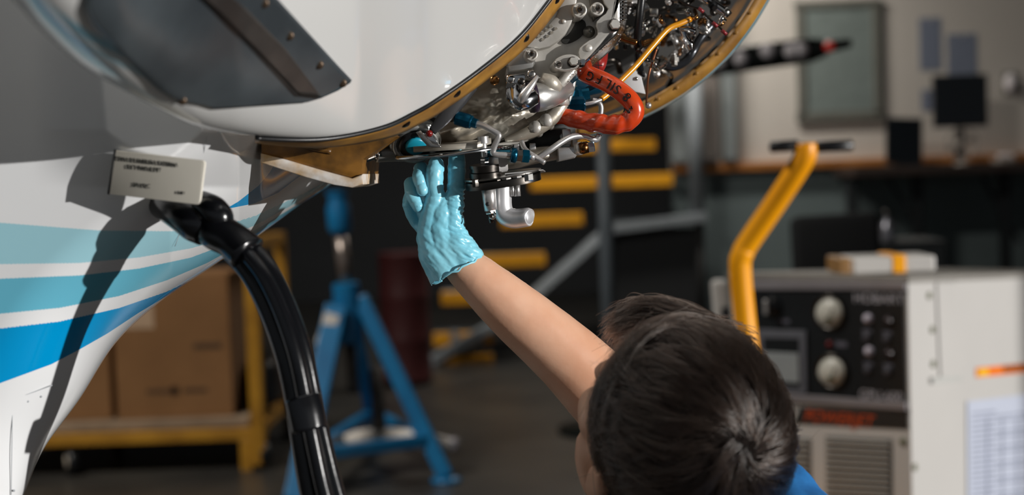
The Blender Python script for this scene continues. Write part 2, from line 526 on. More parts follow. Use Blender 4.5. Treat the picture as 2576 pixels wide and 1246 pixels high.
def fus_y(px, py):
    """depth of the fuselage skin at a picture point (nearest mesh vertex)"""
    best = None
    d = ray(px, py).normalized()
    for v in FV:
        w = v - CAM
        c = (w - d * w.dot(d)).length / w.length
        if best is None or c < best[0]: best = (c, v.y)
    return best[1]
FV = [V[i * nv + j] for i in range(0, len(sil), 4) for j in range(4, nv, 4)]
# access panel on the lower fuselage, with its fasteners
pan = [(38, 1010), (45, 1002), (130, 970), (128, 1060), (105, 1150), (62, 1246), (20, 1320), (20, 1246), (30, 1100)]
def seam(name, pts, r, m, lift=0.0015):
    w = [P(a, b, fus_y(a, b) - lift) for a, b in pts]
    return mk(name, tube(w, r, 6, 5), m, plane)
M_seam = mat('panel_seam', (176, 180, 184), 0.6)
seam('panel_seam', [(28, 1246), (30, 1120), (33, 1020), (50, 1000), (90, 985), (132, 970)], 0.0004, M_seam, 0.0002)
seam('panel_seam', [(520, 345), (505, 420), (490, 480), (470, 540), (440, 620)], 0.0003, M_seam, 0.0001)
me_riv = None
def dome_mesh(name, r, h, m, n=12):
    vf = lathe([(r, 0), (r, h * 0.4), (r * 0.8, h * 0.8), (r * 0.4, h)], (0, 0, 0), (0, 0, 1), n)
    me = bpy.data.meshes.new(name); me.from_pydata([tuple(v) for v in vf[0]], [], vf[1]); me.shade_smooth(); me.materials.append(m)
    return me
def place(name, me, loc, d, parent, spin=0.0, s=1.0):
    q = Vector(d).to_track_quat('Z', 'Y')
    M = Matrix.Translation(Vector(loc)) @ q.to_matrix().to_4x4() @ Matrix.Rotation(spin, 4, 'Z') @ Matrix.Scale(s, 4)
    return link(name, me, parent, None, M)
RIV_S = dome_mesh('rivet', 0.0012, 0.0006, M_seam)
for a, b in ((35, 1022), (70, 1010), (103, 998), (35, 1128), (35, 1235)):
    place('rivet', RIV_S, P(a, b, fus_y(a, b)), (0.3, -1, -0.2), plane)

# ---- nose cowling
CON = [(-90, -120, .90), (30, 0, .97), (100, 75, 1.0), (200, 163, 1.05), (300, 222, 1.1), (400, 275, 1.16), (480, 312, 1.21), (560, 332, 1.25), (700, 345, 1.30), (830, 343, 1.335), (960, 316, 1.36), (1040, 280, 1.372), (1100, 245, 1.38), (1200, 175, 1.40), (1300, 92, 1.42), (1370, 8, 1.44), (1440, -90, 1.46)]
CX = [c[0] for c in CON]
con = catmull(CON, 10)
CXs = np.array([c[0] for c in con]); CYs = np.array([c[1] for c in con]); CDs = np.array([c[2] for c in con])
TOPY = -1700.0
def cowl_depth(px, py):
    yc = np.interp(px, CXs, CYs); d0 = np.interp(px, CXs, CDs)
    v = min(1.0, max(0.0, (yc - py) / (yc + 420.0)))
    w = np.interp(px, [300, 900], [1.0, 0.0])            # rolled-under edge at the left, cut lip at the right
    f1 = math.sqrt(max(0, 1 - (1 - min(1, v)) ** 2)); f2 = v * (1.35 - 0.35 * v)
    B = np.interp(px, [0, 600, 1400], [0.16, 0.26, 0.20])
    return d0 - B * (w * f1 + (1 - w) * f2)
V, F, A = [], [], []
vs_ = [(j / 60.0) ** 2.2 for j in range(61)]
for c in con:
    for v in vs_:
        py = c[1] + (TOPY - c[1]) * v
        V.append(P(c[0], py, cowl_depth(c[0], py)))
        sl = np.interp(c[0], [0, 500], [0.72, 0.45]); dist = (c[1] - py) * sl
        A.append(min(0.99, max(0, dist / 200.0)) if c[0] < 560 else 0.0 if c[0] > 570 else 0.0)
nv = len(vs_)
for i in range(len(con) - 1):
    for j in range(nv - 1):
        a = i * nv + j
        F.append((a, a + nv, a + nv + 1, a + 1))
cowl = mk('cowling', (V, F), M_cowl, plane, label='white engine cowling with a cut front lip')
set_attr(cowl, 'livery', A)
CW = (222, 222, 220)
ramp_by_attr(M_cowl, 'livery', [(0, CW), (0.155, (176, 208, 220)), (0.20, CW), (0.225, (150, 200, 220)), (0.30, CW)])
solid(cowl, 0.004, -1)
# lip: gold flange behind the white edge
LIP = [c for c in con if c[0] > 640]
def lipoff(i, o):
    a = LIP[max(0, i - 1)]; b = LIP[min(len(LIP) - 1, i + 1)]
    t = np.array([b[0] - a[0], b[1] - a[1]]); t /= np.linalg.norm(t)
    return LIP[i][0] - t[1] * o * 1.0 , LIP[i][1] + t[0] * o
def lipband(o0, o1, d0, d1, n=4):
    V, F = [], []
    for i in range(len(LIP)):
        wgt = np.interp(LIP[i][0], [640, 1000], [0.35, 1.0])
        for j in range(n + 1):
            o = (o0 + (o1 - o0) * j / n) * wgt
            x, y = lipoff(i, o)
            V.append(P(x, y, LIP[i][2] + d0 + (d1 - d0) * j / n))
    for i in range(len(LIP) - 1):
        for j in range(n):
            a = i * (n + 1) + j
            F.append((a, a + 1, a + n + 2, a + n + 1))
    return V, F
solid(mk('lip_seal', lipband(-2, 3, 0.001, 0.004, 1), M_black, plane), 0.004, 1)
solid(mk('lip_flange', lipband(3, 30, 0.004, 0.03), M_gold, plane), 0.003, 1)
FAST = dome_mesh('lip_fastener', 0.0055, 0.003, M_dsteel)
for x in (1010, 1142, 1305, 1385):
    i = min(range(len(LIP)), key=lambda k: abs(LIP[k][0] - x))
    a, b = lipoff(i, 14)
    place('lip_fastener', FAST, P(a, b, LIP[i][2] + 0.013), (0.3, -0.8, -0.5), plane)
# dark sheet-metal heat shield screwed to the cowling
shL = [(225, -60), (210, 20), (232, 62), (300, 132), (365, 195), (430, 245)]
shR = [(650, -60), (700, 0), (760, 65), (820, 130), (886, 203), (886, 206)]
def sh(px, py): return cowl_depth(px, py) - 0.004
solid(mk('heat_shield', ruled([(225, -60), (212, 20), (235, 62), (310, 140), (400, 225), (436, 248), (470, 256), (505, 262), (540, 272)], [(650, -60), (700, 0), (750, 55), (800, 110), (850, 165), (886, 203), (850, 226), (805, 246), (770, 256)], 40, 30, sh), M_shield, plane, label='dark grey-blue sheet metal shield on the white cowling'), 0.002, 0)
M_strip = mat('brown_grey_strip', (92, 86, 82), 0.38, 0.6, c2=(70, 66, 64), scale=20)
solid(mk('shield_strip', ruled([(470, -40), (540, 20), (640, 120), (750, 236)], [(545, -40), (615, 20), (715, 120), (808, 243)], 24, 8, lambda a, b: cowl_depth(a, b) - 0.010), M_strip, plane), 0.004, 0)
SCREW = dome_mesh('shield_screw', 0.0040, 0.002, mat('dull_bronze_screw', (112, 94, 78), 0.4, 0.7))
for a, b in ((665, 8), (728, 90), (803, 163), (862, 209), (458, 253)):
    p = P(a, b, cowl_depth(a, b) - 0.006)
    place('shield_screw', SCREW, p, (-0.1, -1, -0.3), plane)

mk('shadow_plate', plate_px([(560, 296), (820, 300), (960, 268), (1100, 205), (1290, 60), (1370, -40), (1370, -1700), (250, -1700), (250, 130), (420, 240)], 1.66, 0.004, 0), M_goldd, plane, False)  # hidden plate added to smooth the shadow cast on the fuselage
# ---- gold drain duct under the lip
duct = [(655, 340), (800, 346), (900, 332), (965, 314), (1003, 344), (970, 366), (940, 386), (916, 402), (912, 440), (886, 450), (800, 428), (720, 404), (655, 388)]
mk('duct', plate_px(duct, 1.435, 0.17, 0.004), M_goldd, plane, True, 35, label='soiled gold-brown duct below the cowling lip')
rim = [(655, 386), (720, 402), (800, 426), (886, 449), (912, 438), (913, 464), (886, 473), (840, 466), (770, 447), (700, 424), (655, 409)]
mk('duct_rim', plate_px(rim, 1.43, 0.18, 0.002), M_dirt, plane, True, 35, label='worn whitish rim of the gold duct')
mk('duct_rib', tube([P(720, 356, 1.435), P(780, 372, 1.434), P(833, 382, 1.434)], [0.0006, 0.0022, 0.0025], 8), M_goldd, plane)

# ---- far side of the open cowling
ARC = [(1985, -110), (1925, 0), (1880, 72), (1820, 146), (1745, 212), (1680, 255), (1610, 291), (1530, 322), (1450, 345)]
arc = catmull(ARC, 8)
def arcband(o0, d0, o1, d1, n=3):
    V, F = [], []
    c = np.array([1450.0, -150.0])
    for q in arc:
        t = (c - q) / np.linalg.norm(c - q)
        for j in range(n + 1):
            f = j / n
            p = q + t * (o0 + (o1 - o0) * f)
            V.append(P(p[0], p[1], d0 + (d1 - d0) * f))
    for i in range(len(arc) - 1):
        for j in range(n):
            a = i * (n + 1) + j
            F.append((a, a + 1, a + n + 2, a + n + 1))
    return V, F
solid(mk('far_skin', arcband(-7, 1.80, 1, 1.765), mat('pale_blue_paint', (150, 200, 216), 0.25, coat=0.5), plane), 0.003)
solid(mk('far_lip', arcband(0, 1.76, 26, 1.75, 2), M_gold, plane, label='bright gold rear lip of the open cowling'), 0.006)
mk('far_gap', arcband(26, 1.765, 40, 1.80, 2), M_dark, plane)  # dark band put in for the black gap inside the lip
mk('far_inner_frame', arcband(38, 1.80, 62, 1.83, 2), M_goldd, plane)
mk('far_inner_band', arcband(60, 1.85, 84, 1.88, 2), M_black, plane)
mk('far_inner_wall', arcband(82, 1.88, 130, 1.94, 3), M_dark, plane)  # dark colour put in for the unlit nacelle interior
mk('dark_backing', arcband(125, 1.95, 520, 2.02, 4), M_dark, plane)  # dark sheet stands for the shaded depth behind the pipes
solid(mk('upper_shade_skin', ruled([(1440, -90, 1.47), (1440, -250, 1.36), (1440, -420, 1.265), (1440, -1700, 1.265)], [(1985, -110, 1.76), (2080, -300, 1.78), (2200, -700, 1.80), (2250, -1700, 1.80)], 16, 8, None), M_white, plane), 0.004)  # unseen skin added overhead to keep sun off the upper fuselage
LR = dome_mesh('lip_rivet', 0.0028, 0.0015, M_gold)
for i in range(12, 50, 6):
    q = arc[i]; c = np.array([1450.0, -150.0]); t = (c - q) / np.linalg.norm(c - q); p = q + t * 18
    place('lip_rivet', LR, P(p[0], p[1], 1.748), (-0.2, -1, 0.1), plane)

# ---- open access door carrying the printed placard
M_plac = mat('cream_placard', (226, 221, 208), 0.4, c2=(212, 206, 192), scale=9)
M_ink = mat('black_print', (36, 38, 36), 0.6)
DH = P(285, 435, 1.282); DE = P(510, 460, 1.262)
dn = Vector((DE.y - DH.y, -(DE.x - DH.x), 0)).normalized()
def DP(a, b, lift=0.0): return onplane(a, b, DH, dn) + dn * lift
dv = []
dpts = [(292, 378), (508, 404)]
for cx, cy, a0 in ((506, 412, -90), (494, 506, 0)):
    for k in range(5):
        a = math.radians(a0 + k * 22.5)
        dv.append((cx + 9 * math.cos(a), cy + 9 * math.sin(a)))
door_out = [(290, 378)] + dv + [(272, 488)]
do = mk('access_door', plate_vf([DP(a, b) for a, b in door_out], -dn * 0.003, 0.0005), M_plac, plane, True, 30, label='open cream access door with printed placard lettering')
rd = (DP(440, 424) - DP(330, 412)).normalized(); ud = (DP(380, 400) - DP(376, 440)).normalized()
text('TOMA DE ENERGIA EXTERNA', DP(368, 407, 0.0008), rd, ud, 0.0052, M_ink, do, 'lettering', sx=0.9)
text('EXT PWR RCPT', DP(363, 424, 0.0008), rd, ud, 0.0052, M_ink, do, 'lettering', sx=0.95)
text('28 VDC', DP(357, 467, 0.0008), rd, ud, 0.0052, M_ink, do, 'lettering')
text('E 801', DP(457, 485, 0.0008), rd, ud, 0.0034, M_ink, do, 'lettering')
mk('door_hinge', tube([DP(290, 377), DP(273, 489)], 0.0012, 8, smooth=False), M_dark, plane)

# ================================================================== POWER CABLE
cab = thing('power_cable', 'thick black ground power cable plugged into the white airplane', 'cable', P(790, 1100, 1.22).xy.to_3d())
CY0 = 1.27
def RC(px): return px * CY0 / FPX
mk('plug_boot', tube([P(345, 478, 1.42), P(400, 505, 1.34), P(450, 535, 1.295), P(492, 560, 1.28), P(522, 582, 1.275)], [RC(40), RC(42), RC(44), RC(50), RC(42)], 20), M_blackg, cab)
mk('boot_knuckle', tube([P(505, 510, 1.28), P(535, 528, 1.272), P(552, 550, 1.268), P(548, 575, 1.27)], [RC(32), RC(37), RC(36), RC(28)], 16), M_blackg, cab)
mk('cable_sleeve', tube([P(518, 562, 1.28), P(548, 585, 1.27), P(590, 610, 1.262), P(622, 640, 1.256)], [RC(42), RC(47), RC(46), RC(50)], 20, mod=lambda t, a: 1 + 0.05 * math.sin(3 * a + 4 * t)), M_blackg, cab)
path = [(600, 622, 1.262), (655, 690, 1.25), (700, 780, 1.24), (738, 890, 1.23), (762, 1000, 1.225), (778, 1090, 1.22), (800, 1200, 1.215), (822, 1300, 1.21), (850, 1500, 1.20)]
for k, (dx, dyy) in enumerate(((-21, 0.003), (4, -0.006), (26, 0.004))):
    pts = []
    for a, b, c in path:
        s = 1.0 if b < 1000 else 1.0 + (b - 1000) / 700.0
        pts.append(P(a + dx * s, b - dx * 0.35, c + dyy))
    last = pts[-1]
    pts += [Vector((last.x + 0.02, last.y - 0.03, 0.45)), Vector((last.x + 0.02, last.y - 0.10, 0.12)), Vector((last.x - 0.02, last.y - 0.25, 0.014)), Vector((last.x - 0.30 + 0.03 * k, last.y - 0.75, 0.012))]
    mk('cable_strand', tube(pts, [RC(26) if k == 0 else RC(20.5)] * len(pts), 12), M_blackg, cab)
mk('tape_band', tube([P(758, 1002, 1.222), P(768, 1040, 1.219), P(777, 1085, 1.216)], [RC(44), RC(45.5), RC(44.5)], 24, mod=lambda t, a: 1 + 0.06 * math.sin(3 * a + 1.2) + 0.02 * math.sin(9 * a)), M_blackg, cab)

# ================================================================== ENGINE
eng = thing('aircraft_engine', 'bare metal aircraft engine exposed in the open cowling', 'engine', P(1300, 300, 1.56))
def ep(name, vf, m, label=None, sharp=None, parent=None):
    return mk(name, vf, m, parent or eng, True, sharp, label)
R_ = lambda px, y=1.48: px * y / FPX            # pixel radius to metres
CAMN = Vector((0.10, -1.0, 0.06)).normalized()

# ---- cast gearbox housing, lumpy
BUMPS = [(1175, 250, 34, 0.012), (1235, 245, 22, 0.010), (1290, 300, 40, 0.006), (1130, 330, 26, 0.008), (1215, 215, 14, -0.010), (1200, 290, 16, -0.010), (1260, 260, 18, -0.006), (1150, 290, 12, -0.008), (1370, 290, 26, 0.010), (1405, 215, 30, 0.014), (1340, 320, 16, -0.006), (1240, 330, 24, -0.004), (1110, 360, 18, -0.004), (1180, 345, 20, 0.005), (1395, 250, 12, -0.008)]
def hd(x, y, t):
    s = 0.0
    for a, b, r, h in BUMPS: s += h * math.exp(-((x - a) ** 2 + (y - b) ** 2) / (r * r))
    s += 0.0035 * noise.noise(Vector((x * 0.03, y * 0.05, 1.7))) + 0.0012 * noise.noise(Vector((x * 0.11, y * 0.11, 4.0)))
    s += 0.0025 * math.sin((x * 0.45 + y) * 0.16) * max(0, min(1, (y - 270) / 40.0))
    return s * (1 - t ** 8)
hous = [(1052, 388), (1040, 368), (1072, 332), (1108, 295), (1138, 262), (1162, 236), (1200, 200), (1250, 168), (1330, 160), (1400, 170), (1448, 172), (1442, 222), (1424, 262), (1400, 300), (1360, 330), (1300, 354), (1230, 371), (1150, 383)]
ep('gearbox_housing', pillow(hous, 1.60, 0.085, 0.06, n=180, m=40, cpx=(1270, 280), disp=hd, power=0.42), M_alu, 'lumpy cast metal gearbox housing')
# flange edge of the housing and its webs
ep('housing_flange', tube([P(1446, 180, 1.56), P(1436, 232, 1.555), P(1418, 272, 1.55), P(1394, 306, 1.545), P(1352, 336, 1.54), P(1300, 358, 1.54), P(1240, 370, 1.54)], 0.0032, 10), M_alu2)
ep('housing_flange', tube([P(1428, 200, 1.53), P(1420, 245, 1.525), P(1398, 285, 1.52), P(1360, 318, 1.515), P(1310, 342, 1.51), P(1270, 352, 1.51)], [0.003, 0.006, 0.008, 0.008, 0.006, 0.003], 12), M_alu)
for a, b, c, d in ((1408, 250, 1424, 258), (1372, 300, 1386, 318), (1345, 318, 1356, 336), (1412, 222, 1432, 222)):
    ep('flange_lug', tube([P(a, b, 1.505), P(c, d, 1.525)], [0.0065, 0.0045], 12, smooth=False), M_alu2)
# bottom cover sheet, polished
ep('bottom_cover', plate_vf([P(1000, 402, 1.44), P(1120, 395, 1.44), P(1236, 378, 1.44), P(1290, 372, 1.50), P(1280, 366, 1.60), P(1060, 378, 1.60), P(985, 396, 1.52)], Vector((0, 0, 0.003)), 0.0003), mat('polished_sheet', (200, 204, 206), 0.10, 1.0, var=0.1), 'thin polished cover sheet above the gloved hand')
ep('cover_strip', plate_vf([P(1040, 384, 1.455), P(1200, 374, 1.455), P(1236, 362, 1.47), P(1215, 362, 1.56), P(1060, 376, 1.56)], Vector((0, 0, 0.006)), 0.0008), M_alu)

# ---- stepped face: gear case, arc cover, wavy flange, lug plate
face = [(1270, 190), (1282, 128), (1300, 112), (1330, 60), (1370, 10), (1400, -40), (1560, -60), (1566, 10), (1562, 60), (1548, 92), (1510, 125), (1470, 165), (1440, 188), (1400, 196), (1340, 200)]
ep('gear_case', plate_px(face, 1.497, 0.09, 0.003), M_alu2, None, 35)
cav = [(1412, 100), (1432, 84), (1446, 60), (1452, 48), (1470, 52), (1474, 70), (1462, 92), (1440, 106), (1420, 110)]
ep('cavity_shade', plate_px(cav, 1.494, 0.004, 0.0005, k=4), mat('shadow_cavity', (52, 52, 50), 0.6, 0.4))  # flat dark plate, the shade of a recess put into its colour
arcp = [(1455, -30), (1450, 10), (1444, 38), (1437, 60), (1424, 84), (1406, 102), (1383, 117), (1357, 124), (1328, 119), (1308, 112), (1320, 96), (1344, 88), (1362, 76), (1380, 62), (1394, 46), (1401, 30), (1397, 20), (1402, 10), (1398, -4), (1404, -30)]
ac = ep('arc_cover', plate_px(arcp, 1.474, 0.024, 0.002), M_alu2, 'curved raised cover on the gear case', 35)
cyl = [(1276, 120), (1345, 118), (1348, 140), (1344, 176), (1278, 182), (1272, 150)]
ep('port_block', plate_px(cyl, 1.468, 0.06, 0.006), mat('bright_casting', (206, 205, 202), 0.35, 0.85, var=0.08, bump=0.12, bscale=200), None, 35)
wavy = [(1516, -30), (1518, 0), (1524, 14), (1532, 26), (1531, 36), (1541, 44), (1548, 52), (1556, 66), (1546, 80), (1533, 74), (1536, 82), (1510, 112), (1482, 142), (1465, 155), (1459, 146), (1455, 132), (1458, 120), (1466, 112), (1478, 103), (1492, 96), (1500, 90), (1504, 82), (1500, 68), (1500, 58), (1507, 48), (1520, 36), (1526, 28), (1516, 12), (1512, -30)]
wavy = [(1515, -30), (1520, 6), (1530, 24), (1534, 38), (1544, 46), (1556, 58), (1556, 72), (1544, 82), (1534, 82), (1510, 112), (1484, 141), (1466, 157), (1458, 146), (1455, 132), (1458, 120), (1468, 111), (1482, 101), (1496, 95), (1503, 86), (1503, 76), (1499, 66), (1501, 54), (1510, 44), (1518, 38), (1514, 24), (1508, -30)]
ep('wavy_flange', plate_px([(1575, -30), (1556, -30), (1555, 20), (1556, 44)] + [(1556, 58), (1556, 72), (1544, 82), (1534, 82), (1510, 112), (1484, 141), (1466, 157), (1458, 146), (1455, 132), (1458, 120), (1468, 111), (1482, 101), (1496, 95), (1503, 86), (1503, 76), (1499, 66), (1501, 54), (1510, 44), (1524, 34), (1530, 22), (1520, 8), (1514, -10), (1512, -30)], 1.478, 0.02, 0.0015), M_alu2, 'flat wavy-edged flange plate', 35)
boss2 = [(1482, -20), (1488, 24), (1492, 52), (1500, 46), (1512, 38), (1522, 24), (1526, 12), (1518, -4), (1508, -20)]
ep('stud_pad', plate_px(boss2, 1.486, 0.01, 0.001, k=3), mat('aged_casting', (128, 122, 112), 0.4, 0.8, var=0.2), None, 35)
lug = [(1394, 158), (1401, 146), (1424, 137), (1448, 139), (1462, 154), (1450, 171), (1423, 178), (1402, 174)]
ep('lug_plate', plate_px(lug, 1.466, 0.02, 0.0012, k=3), M_alu2, None, 35)
# outer rim wall and the web running down-left
rimA = [(1558, -30, 1.482), (1558, 45, 1.482), (1560, 62, 1.484), (1548, 88, 1.484), (1520, 112, 1.484), (1484, 148, 1.484), (1455, 172, 1.488), (1420, 205, 1.50), (1378, 245, 1.51)]
rimB = [(1576, -30, 1.53), (1577, 40, 1.53), (1574, 76, 1.53), (1562, 96, 1.53), (1536, 128, 1.53), (1500, 160, 1.53), (1470, 186, 1.53), (1432, 218, 1.53), (1392, 252, 1.53)]
solid(ep('rim_wall', ruled(rimA, rimB, 60, 6, None), mat('wet_alloy', (196, 194, 192), 0.16, 1.0, var=0.15, scale=60, bump=0.5, bscale=90), 'wet shining rim of the gear case'), 0.012, 1)
for i in range(6):
    b = 4 + i * 9
    ep('rim_tooth', tube([P(1560, b, 1.485), P(1575, b - 1, 1.515)], [0.0014, 0.0014], 6, smooth=False), M_chrome)
random.seed(3)
drops = []
for i in range(95):
    t = random.random() ** 1.1
    L = [(1550, 82), (1520, 112), (1480, 150), (1440, 182), (1400, 222), (1380, 248)]
    k = t * (len(L) - 1); j = min(len(L) - 2, int(k)); f = k - j
    x = L[j][0] + (L[j + 1][0] - L[j][0]) * f + random.uniform(-4, 12); y = L[j][1] + (L[j + 1][1] - L[j][1]) * f + random.uniform(-3, 7)
    r = random.uniform(0.5, 2.3) * 4.1e-4
    drops.append(lathe([(r, 0), (r * 0.9, r * 0.5), (r * 0.5, r * 0.9)], P(x, y, 1.487), CAMN, 8))
o = ep('oil_drops', join(*drops), M_chrome, 'tiny oil drops beaded along the rim'); o['kind'] = 'stuff'
# studs with nuts and sleeves
def stud(px, py, y, r, tip=True, m=M_alu2, nm='stud'):
    R = R_(r)
    c = P(px, py, y)
    o = ep(nm, lathe([(R, 0.03), (R, 0.0015), (R * 0.93, 0), (R * 0.74, 0), (R * 0.70, 0.002), (R * 0.66, 0.002)], c, -CAMN, 28), m)
    ep('nut', prism(c + CAMN * 0.0, CAMN, R * 0.55, 0.004, 6), M_steel, None, 30, o)
    if tip:
        ep('stud_tip', lathe([(R * 0.36, 0), (R * 0.34, 0.004), (R * 0.16, 0.008), (R * 0.05, 0.0088)], c + CAMN * 0.003, CAMN, 14), M_dsteel, None, None, o)
for a in ((1458, 25, 1.466, 19), (1503, 22, 1.476, 17), (1337, 137, 1.452, 16), (1404, 162, 1.460, 12), (1320, 62, 1.47, 14)):
    stud(*a)
def flatboss(px, py, y, r, h=0.008, m=M_alu2):
    c = P(px, py, y); R = R_(r)
    o = ep('bolt', lathe([(R * 1.25, 0.0), (R * 1.25, 0.002), (R * 1.05, 0.0025)], c, CAMN, 24), M_dsteel)
    ep('bolt_head', prism(c + CAMN * 0.002, CAMN, R, h, 6), m, None, 25, o)
flatboss(1544, 64, 1.476, 13); flatboss(1440, 157, 1.464, 11); flatboss(1462, 160, 1.478, 8, 0.012, M_chrome)
ep('plug', lathe([(R_(15), 0), (R_(15), 0.003), (R_(11), 0.005), (R_(8), 0.009), (R_(3), 0.011)], P(1481, 81, 1.492), CAMN, 24), mat('dull_plug', (110, 110, 106), 0.4, 0.8))
for a, b, c, r in ((1418, 54, 1.4735, 6), (1481, 121, 1.4775, 9)):
    ep('cast_disc', lathe([(R_(r), -0.002), (R_(r), 0.0004), (R_(r) * 0.92, 0.001)], P(a, b, c), CAMN, 24), M_alu2)
for k_, (a_, b_) in enumerate(((1356, 92), (1366, 84), (1376, 76), (1386, 67), (1366, 100), (1377, 92), (1388, 83), (1398, 73))):
    mk('cast_mark', bar_vf(P(a_ - 3, b_ + 2, 1.4728), P(a_ + 3, b_ - 3, 1.4728), 0.0005, 0.0026), M_alu, ac, False)

# ---- elbow fitting under the port block
el = ep('hex_block', bbox_vf(P(1297, 206, 1.455), (R_(48), 0.02, R_(34)), 0.0015), M_chrome, 'chrome hexagon block above the elbow', 30)
ep('block_screw', lathe([(R_(11), 0), (R_(11), 0.005), (R_(7), 0.006)], P(1336, 188, 1.452), CAMN, 16), M_steel)
ep('block_screw', lathe([(R_(11), 0), (R_(11), 0.005), (R_(7), 0.006)], P(1283, 200, 1.443), CAMN, 16), M_chrome)
ep('block_screw', lathe([(R_(9), 0), (R_(9), 0.004), (R_(6), 0.005)], P(1311, 206, 1.443), CAMN, 16), M_dsteel)
ep('brass_screw', lathe([(R_(12), 0), (R_(12), 0.006), (R_(7), 0.008)], P(1243, 204, 1.46), CAMN, 16), M_bronze)
ep('elbow', tube([P(1297, 215, 1.455), P(1296, 236, 1.452), P(1306, 252, 1.450), P(1322, 252, 1.452), P(1340, 244, 1.458)], [R_(23), R_(24), R_(25), R_(25), R_(24)], 20), mat('polished_elbow', (206, 208, 212), 0.14, 1.0, var=0.12, scale=30), 'polished elbow pipe fitting')
ep('elbow_lever', tube([P(1352, 192, 1.44), P(1338, 214, 1.435), P(1318, 240, 1.433), P(1308, 256, 1.436)], [R_(4), R_(8), R_(11), R_(8)], 12), M_satin)
ep('port_seal', lathe([(R_(38), 0), (R_(40), 0.004), (R_(38), 0.008), (R_(24), 0.008), (R_(24), 0)], P(1330, 246, 1.468), Vector((0.8, 0.15, 0.1)), 28), mat('purple_black_seal', (38, 24, 42), 0.4))
ep('port_boss', tube([P(1337, 246, 1.47), P(1360, 244, 1.475), P(1395, 236, 1.49), P(1425, 224, 1.52)], [R_(36), R_(36), R_(30), R_(22)], 24), mat('bright_casting', (206, 205, 202)))
ep('web_arm', tube([P(1360, 195, 1.475), P(1385, 210, 1.475), P(1405, 225, 1.48)], [R_(14), R_(22), R_(14)], 14), M_alu)
ep('web_arm', tube([P(1442, 176, 1.495), P(1415, 205, 1.49), P(1385, 238, 1.49)], [R_(13), R_(13), R_(10)], 14), M_alu2)

# ---- left: round valve under the lip, bracket, black strap
ax = (P(1100, 372, 1.50) - P(950, 388, 1.47)).normalized()
ep('valve_body', tube([P(944, 388, 1.475), P(985, 384, 1.48), P(1040, 380, 1.485), P(1090, 374, 1.50)], [R_(21), R_(23), R_(26), R_(24)], 22), mat('grey_casting', (138, 140, 138), 0.42, 0.6, var=0.15, bump=0.2, bscale=160), 'grey cylindrical valve body under the cowling lip')
vd = Vector((0.12, -0.62, -0.55)).normalized()
vc = P(1042, 347, 1.475)
ep('valve_ring', lathe([(R_(66), 0), (R_(66), 0.006), (R_(62), 0.008), (R_(58), 0.008), (R_(58), 0.012), (R_(50), 0.013), (R_(48), 0.010), (R_(40), 0.010)], vc, vd, 40), mat('grey_ring', (168, 170, 168), 0.35, 0.7))
ep('valve_gap', lathe([(R_(42), 0.009), (R_(42), 0.0125), (R_(30), 0.0125)], vc, vd, 32), M_black)
ep('valve_cap', lathe([(R_(26), 0.011), (R_(26), 0.0145), (R_(22), 0.016), (R_(4), 0.016)], vc, vd, 32), mat('teal_cap', (24, 150, 176), 0.35), 'teal valve cap')
ep('valve_fitting', lathe([(R_(11), 0), (R_(11), 0.012), (R_(8), 0.014), (R_(8), 0.02)], P(960, 384, 1.47), (-1, 0, -0.15), 16), M_dsteel)
ep('safety_wire', tube([P(950, 378, 1.455), P(954, 392, 1.455), P(948, 400, 1.455), P(943, 392, 1.455), P(949, 378, 1.455)], 0.0005, 6), M_chrome)
ep('drain_stub', tube([P(908, 404, 1.46), P(925, 400, 1.465), P(945, 392, 1.47)], R_(8), 12), M_dsteel)
ep('bracket', plate_px([(1046, 333), (1058, 328), (1064, 336), (1088, 362), (1108, 366), (1110, 372), (1078, 371), (1060, 352)], 1.438, 0.006, 0.0006), M_steel, 'small folded steel bracket')
ep('bracket_tab', plate_px([(1066, 336), (1082, 332), (1108, 368), (1084, 370)], 1.440, 0.002, 0.0004), M_chrome)
ep('seal_paint', lathe([(R_(9), 0), (R_(7), 0.002), (R_(2), 0.003)], P(1080, 336, 1.439), CAMN, 12), mat('red_lacquer', (120, 20, 16), 0.2))
ep('strap', tube([P(1178, 208, 1.45), P(1150, 250, 1.447), P(1118, 296, 1.445), P(1086, 332, 1.446)], [R_(28), R_(24), R_(17), R_(10)], 14, rx=0.4), mat('grey_black_strap', (58, 58, 60), 0.45, 0.3), 'dark grey flat strap')
ep('teal_pad', plate_px([(972, 326), (992, 312), (1022, 304), (1036, 308), (1026, 318), (1000, 326), (980, 330)], 1.43, 0.006, 0.001), mat('teal_cap', (24, 150, 176)))
ep('dark_gap', plate_px([(925, 330), (1010, 305), (1090, 262), (1130, 240), (1120, 290), (1070, 325), (1010, 342), (950, 342)], 1.47, 0.02, 0.001), M_dark)  # dark plate put in for the shade between lip and engine

# ---- blue couplings with bent aluminium line
def coupling(a, b, r, name='blue_coupling', n=12):
    d = b - a
    o = ep(name, lathe([(r * 0.75, 0), (r, d.length * 0.06), (r, d.length * 0.6), (r * 0.92, d.length * 0.66), (r * 0.92, d.length * 0.74), (r * 0.7, d.length * 0.78), (r * 0.66, d.length)], a, d, n), M_blue, None, 25)
    return o
c1a, c1b = P(1146, 296, 1.452), P(1200, 312, 1.446)
coupling(c1a, c1b, R_(18))
ep('coupling_nut', prism(P(1122, 292, 1.455), (c1b - c1a), R_(12), 0.009, 6), M_dsteel, None, 25)
ep('fuel_line', tube([P(1192, 310, 1.447), P(1212, 315, 1.445), P(1236, 327, 1.442), P(1254, 339, 1.441), P(1252, 350, 1.441), P(1244, 368, 1.442), P(1240, 384, 1.443), P(1248, 389, 1.443), P(1268, 390, 1.444), P(1292, 392, 1.446)], R_(7.5), 14, 8), M_satin, 'bent aluminium line between two blue couplings')
c2 = [P(1284, 390, 1.446), P(1300, 392, 1.447), P(1316, 393, 1.448), P(1330, 394, 1.449)]
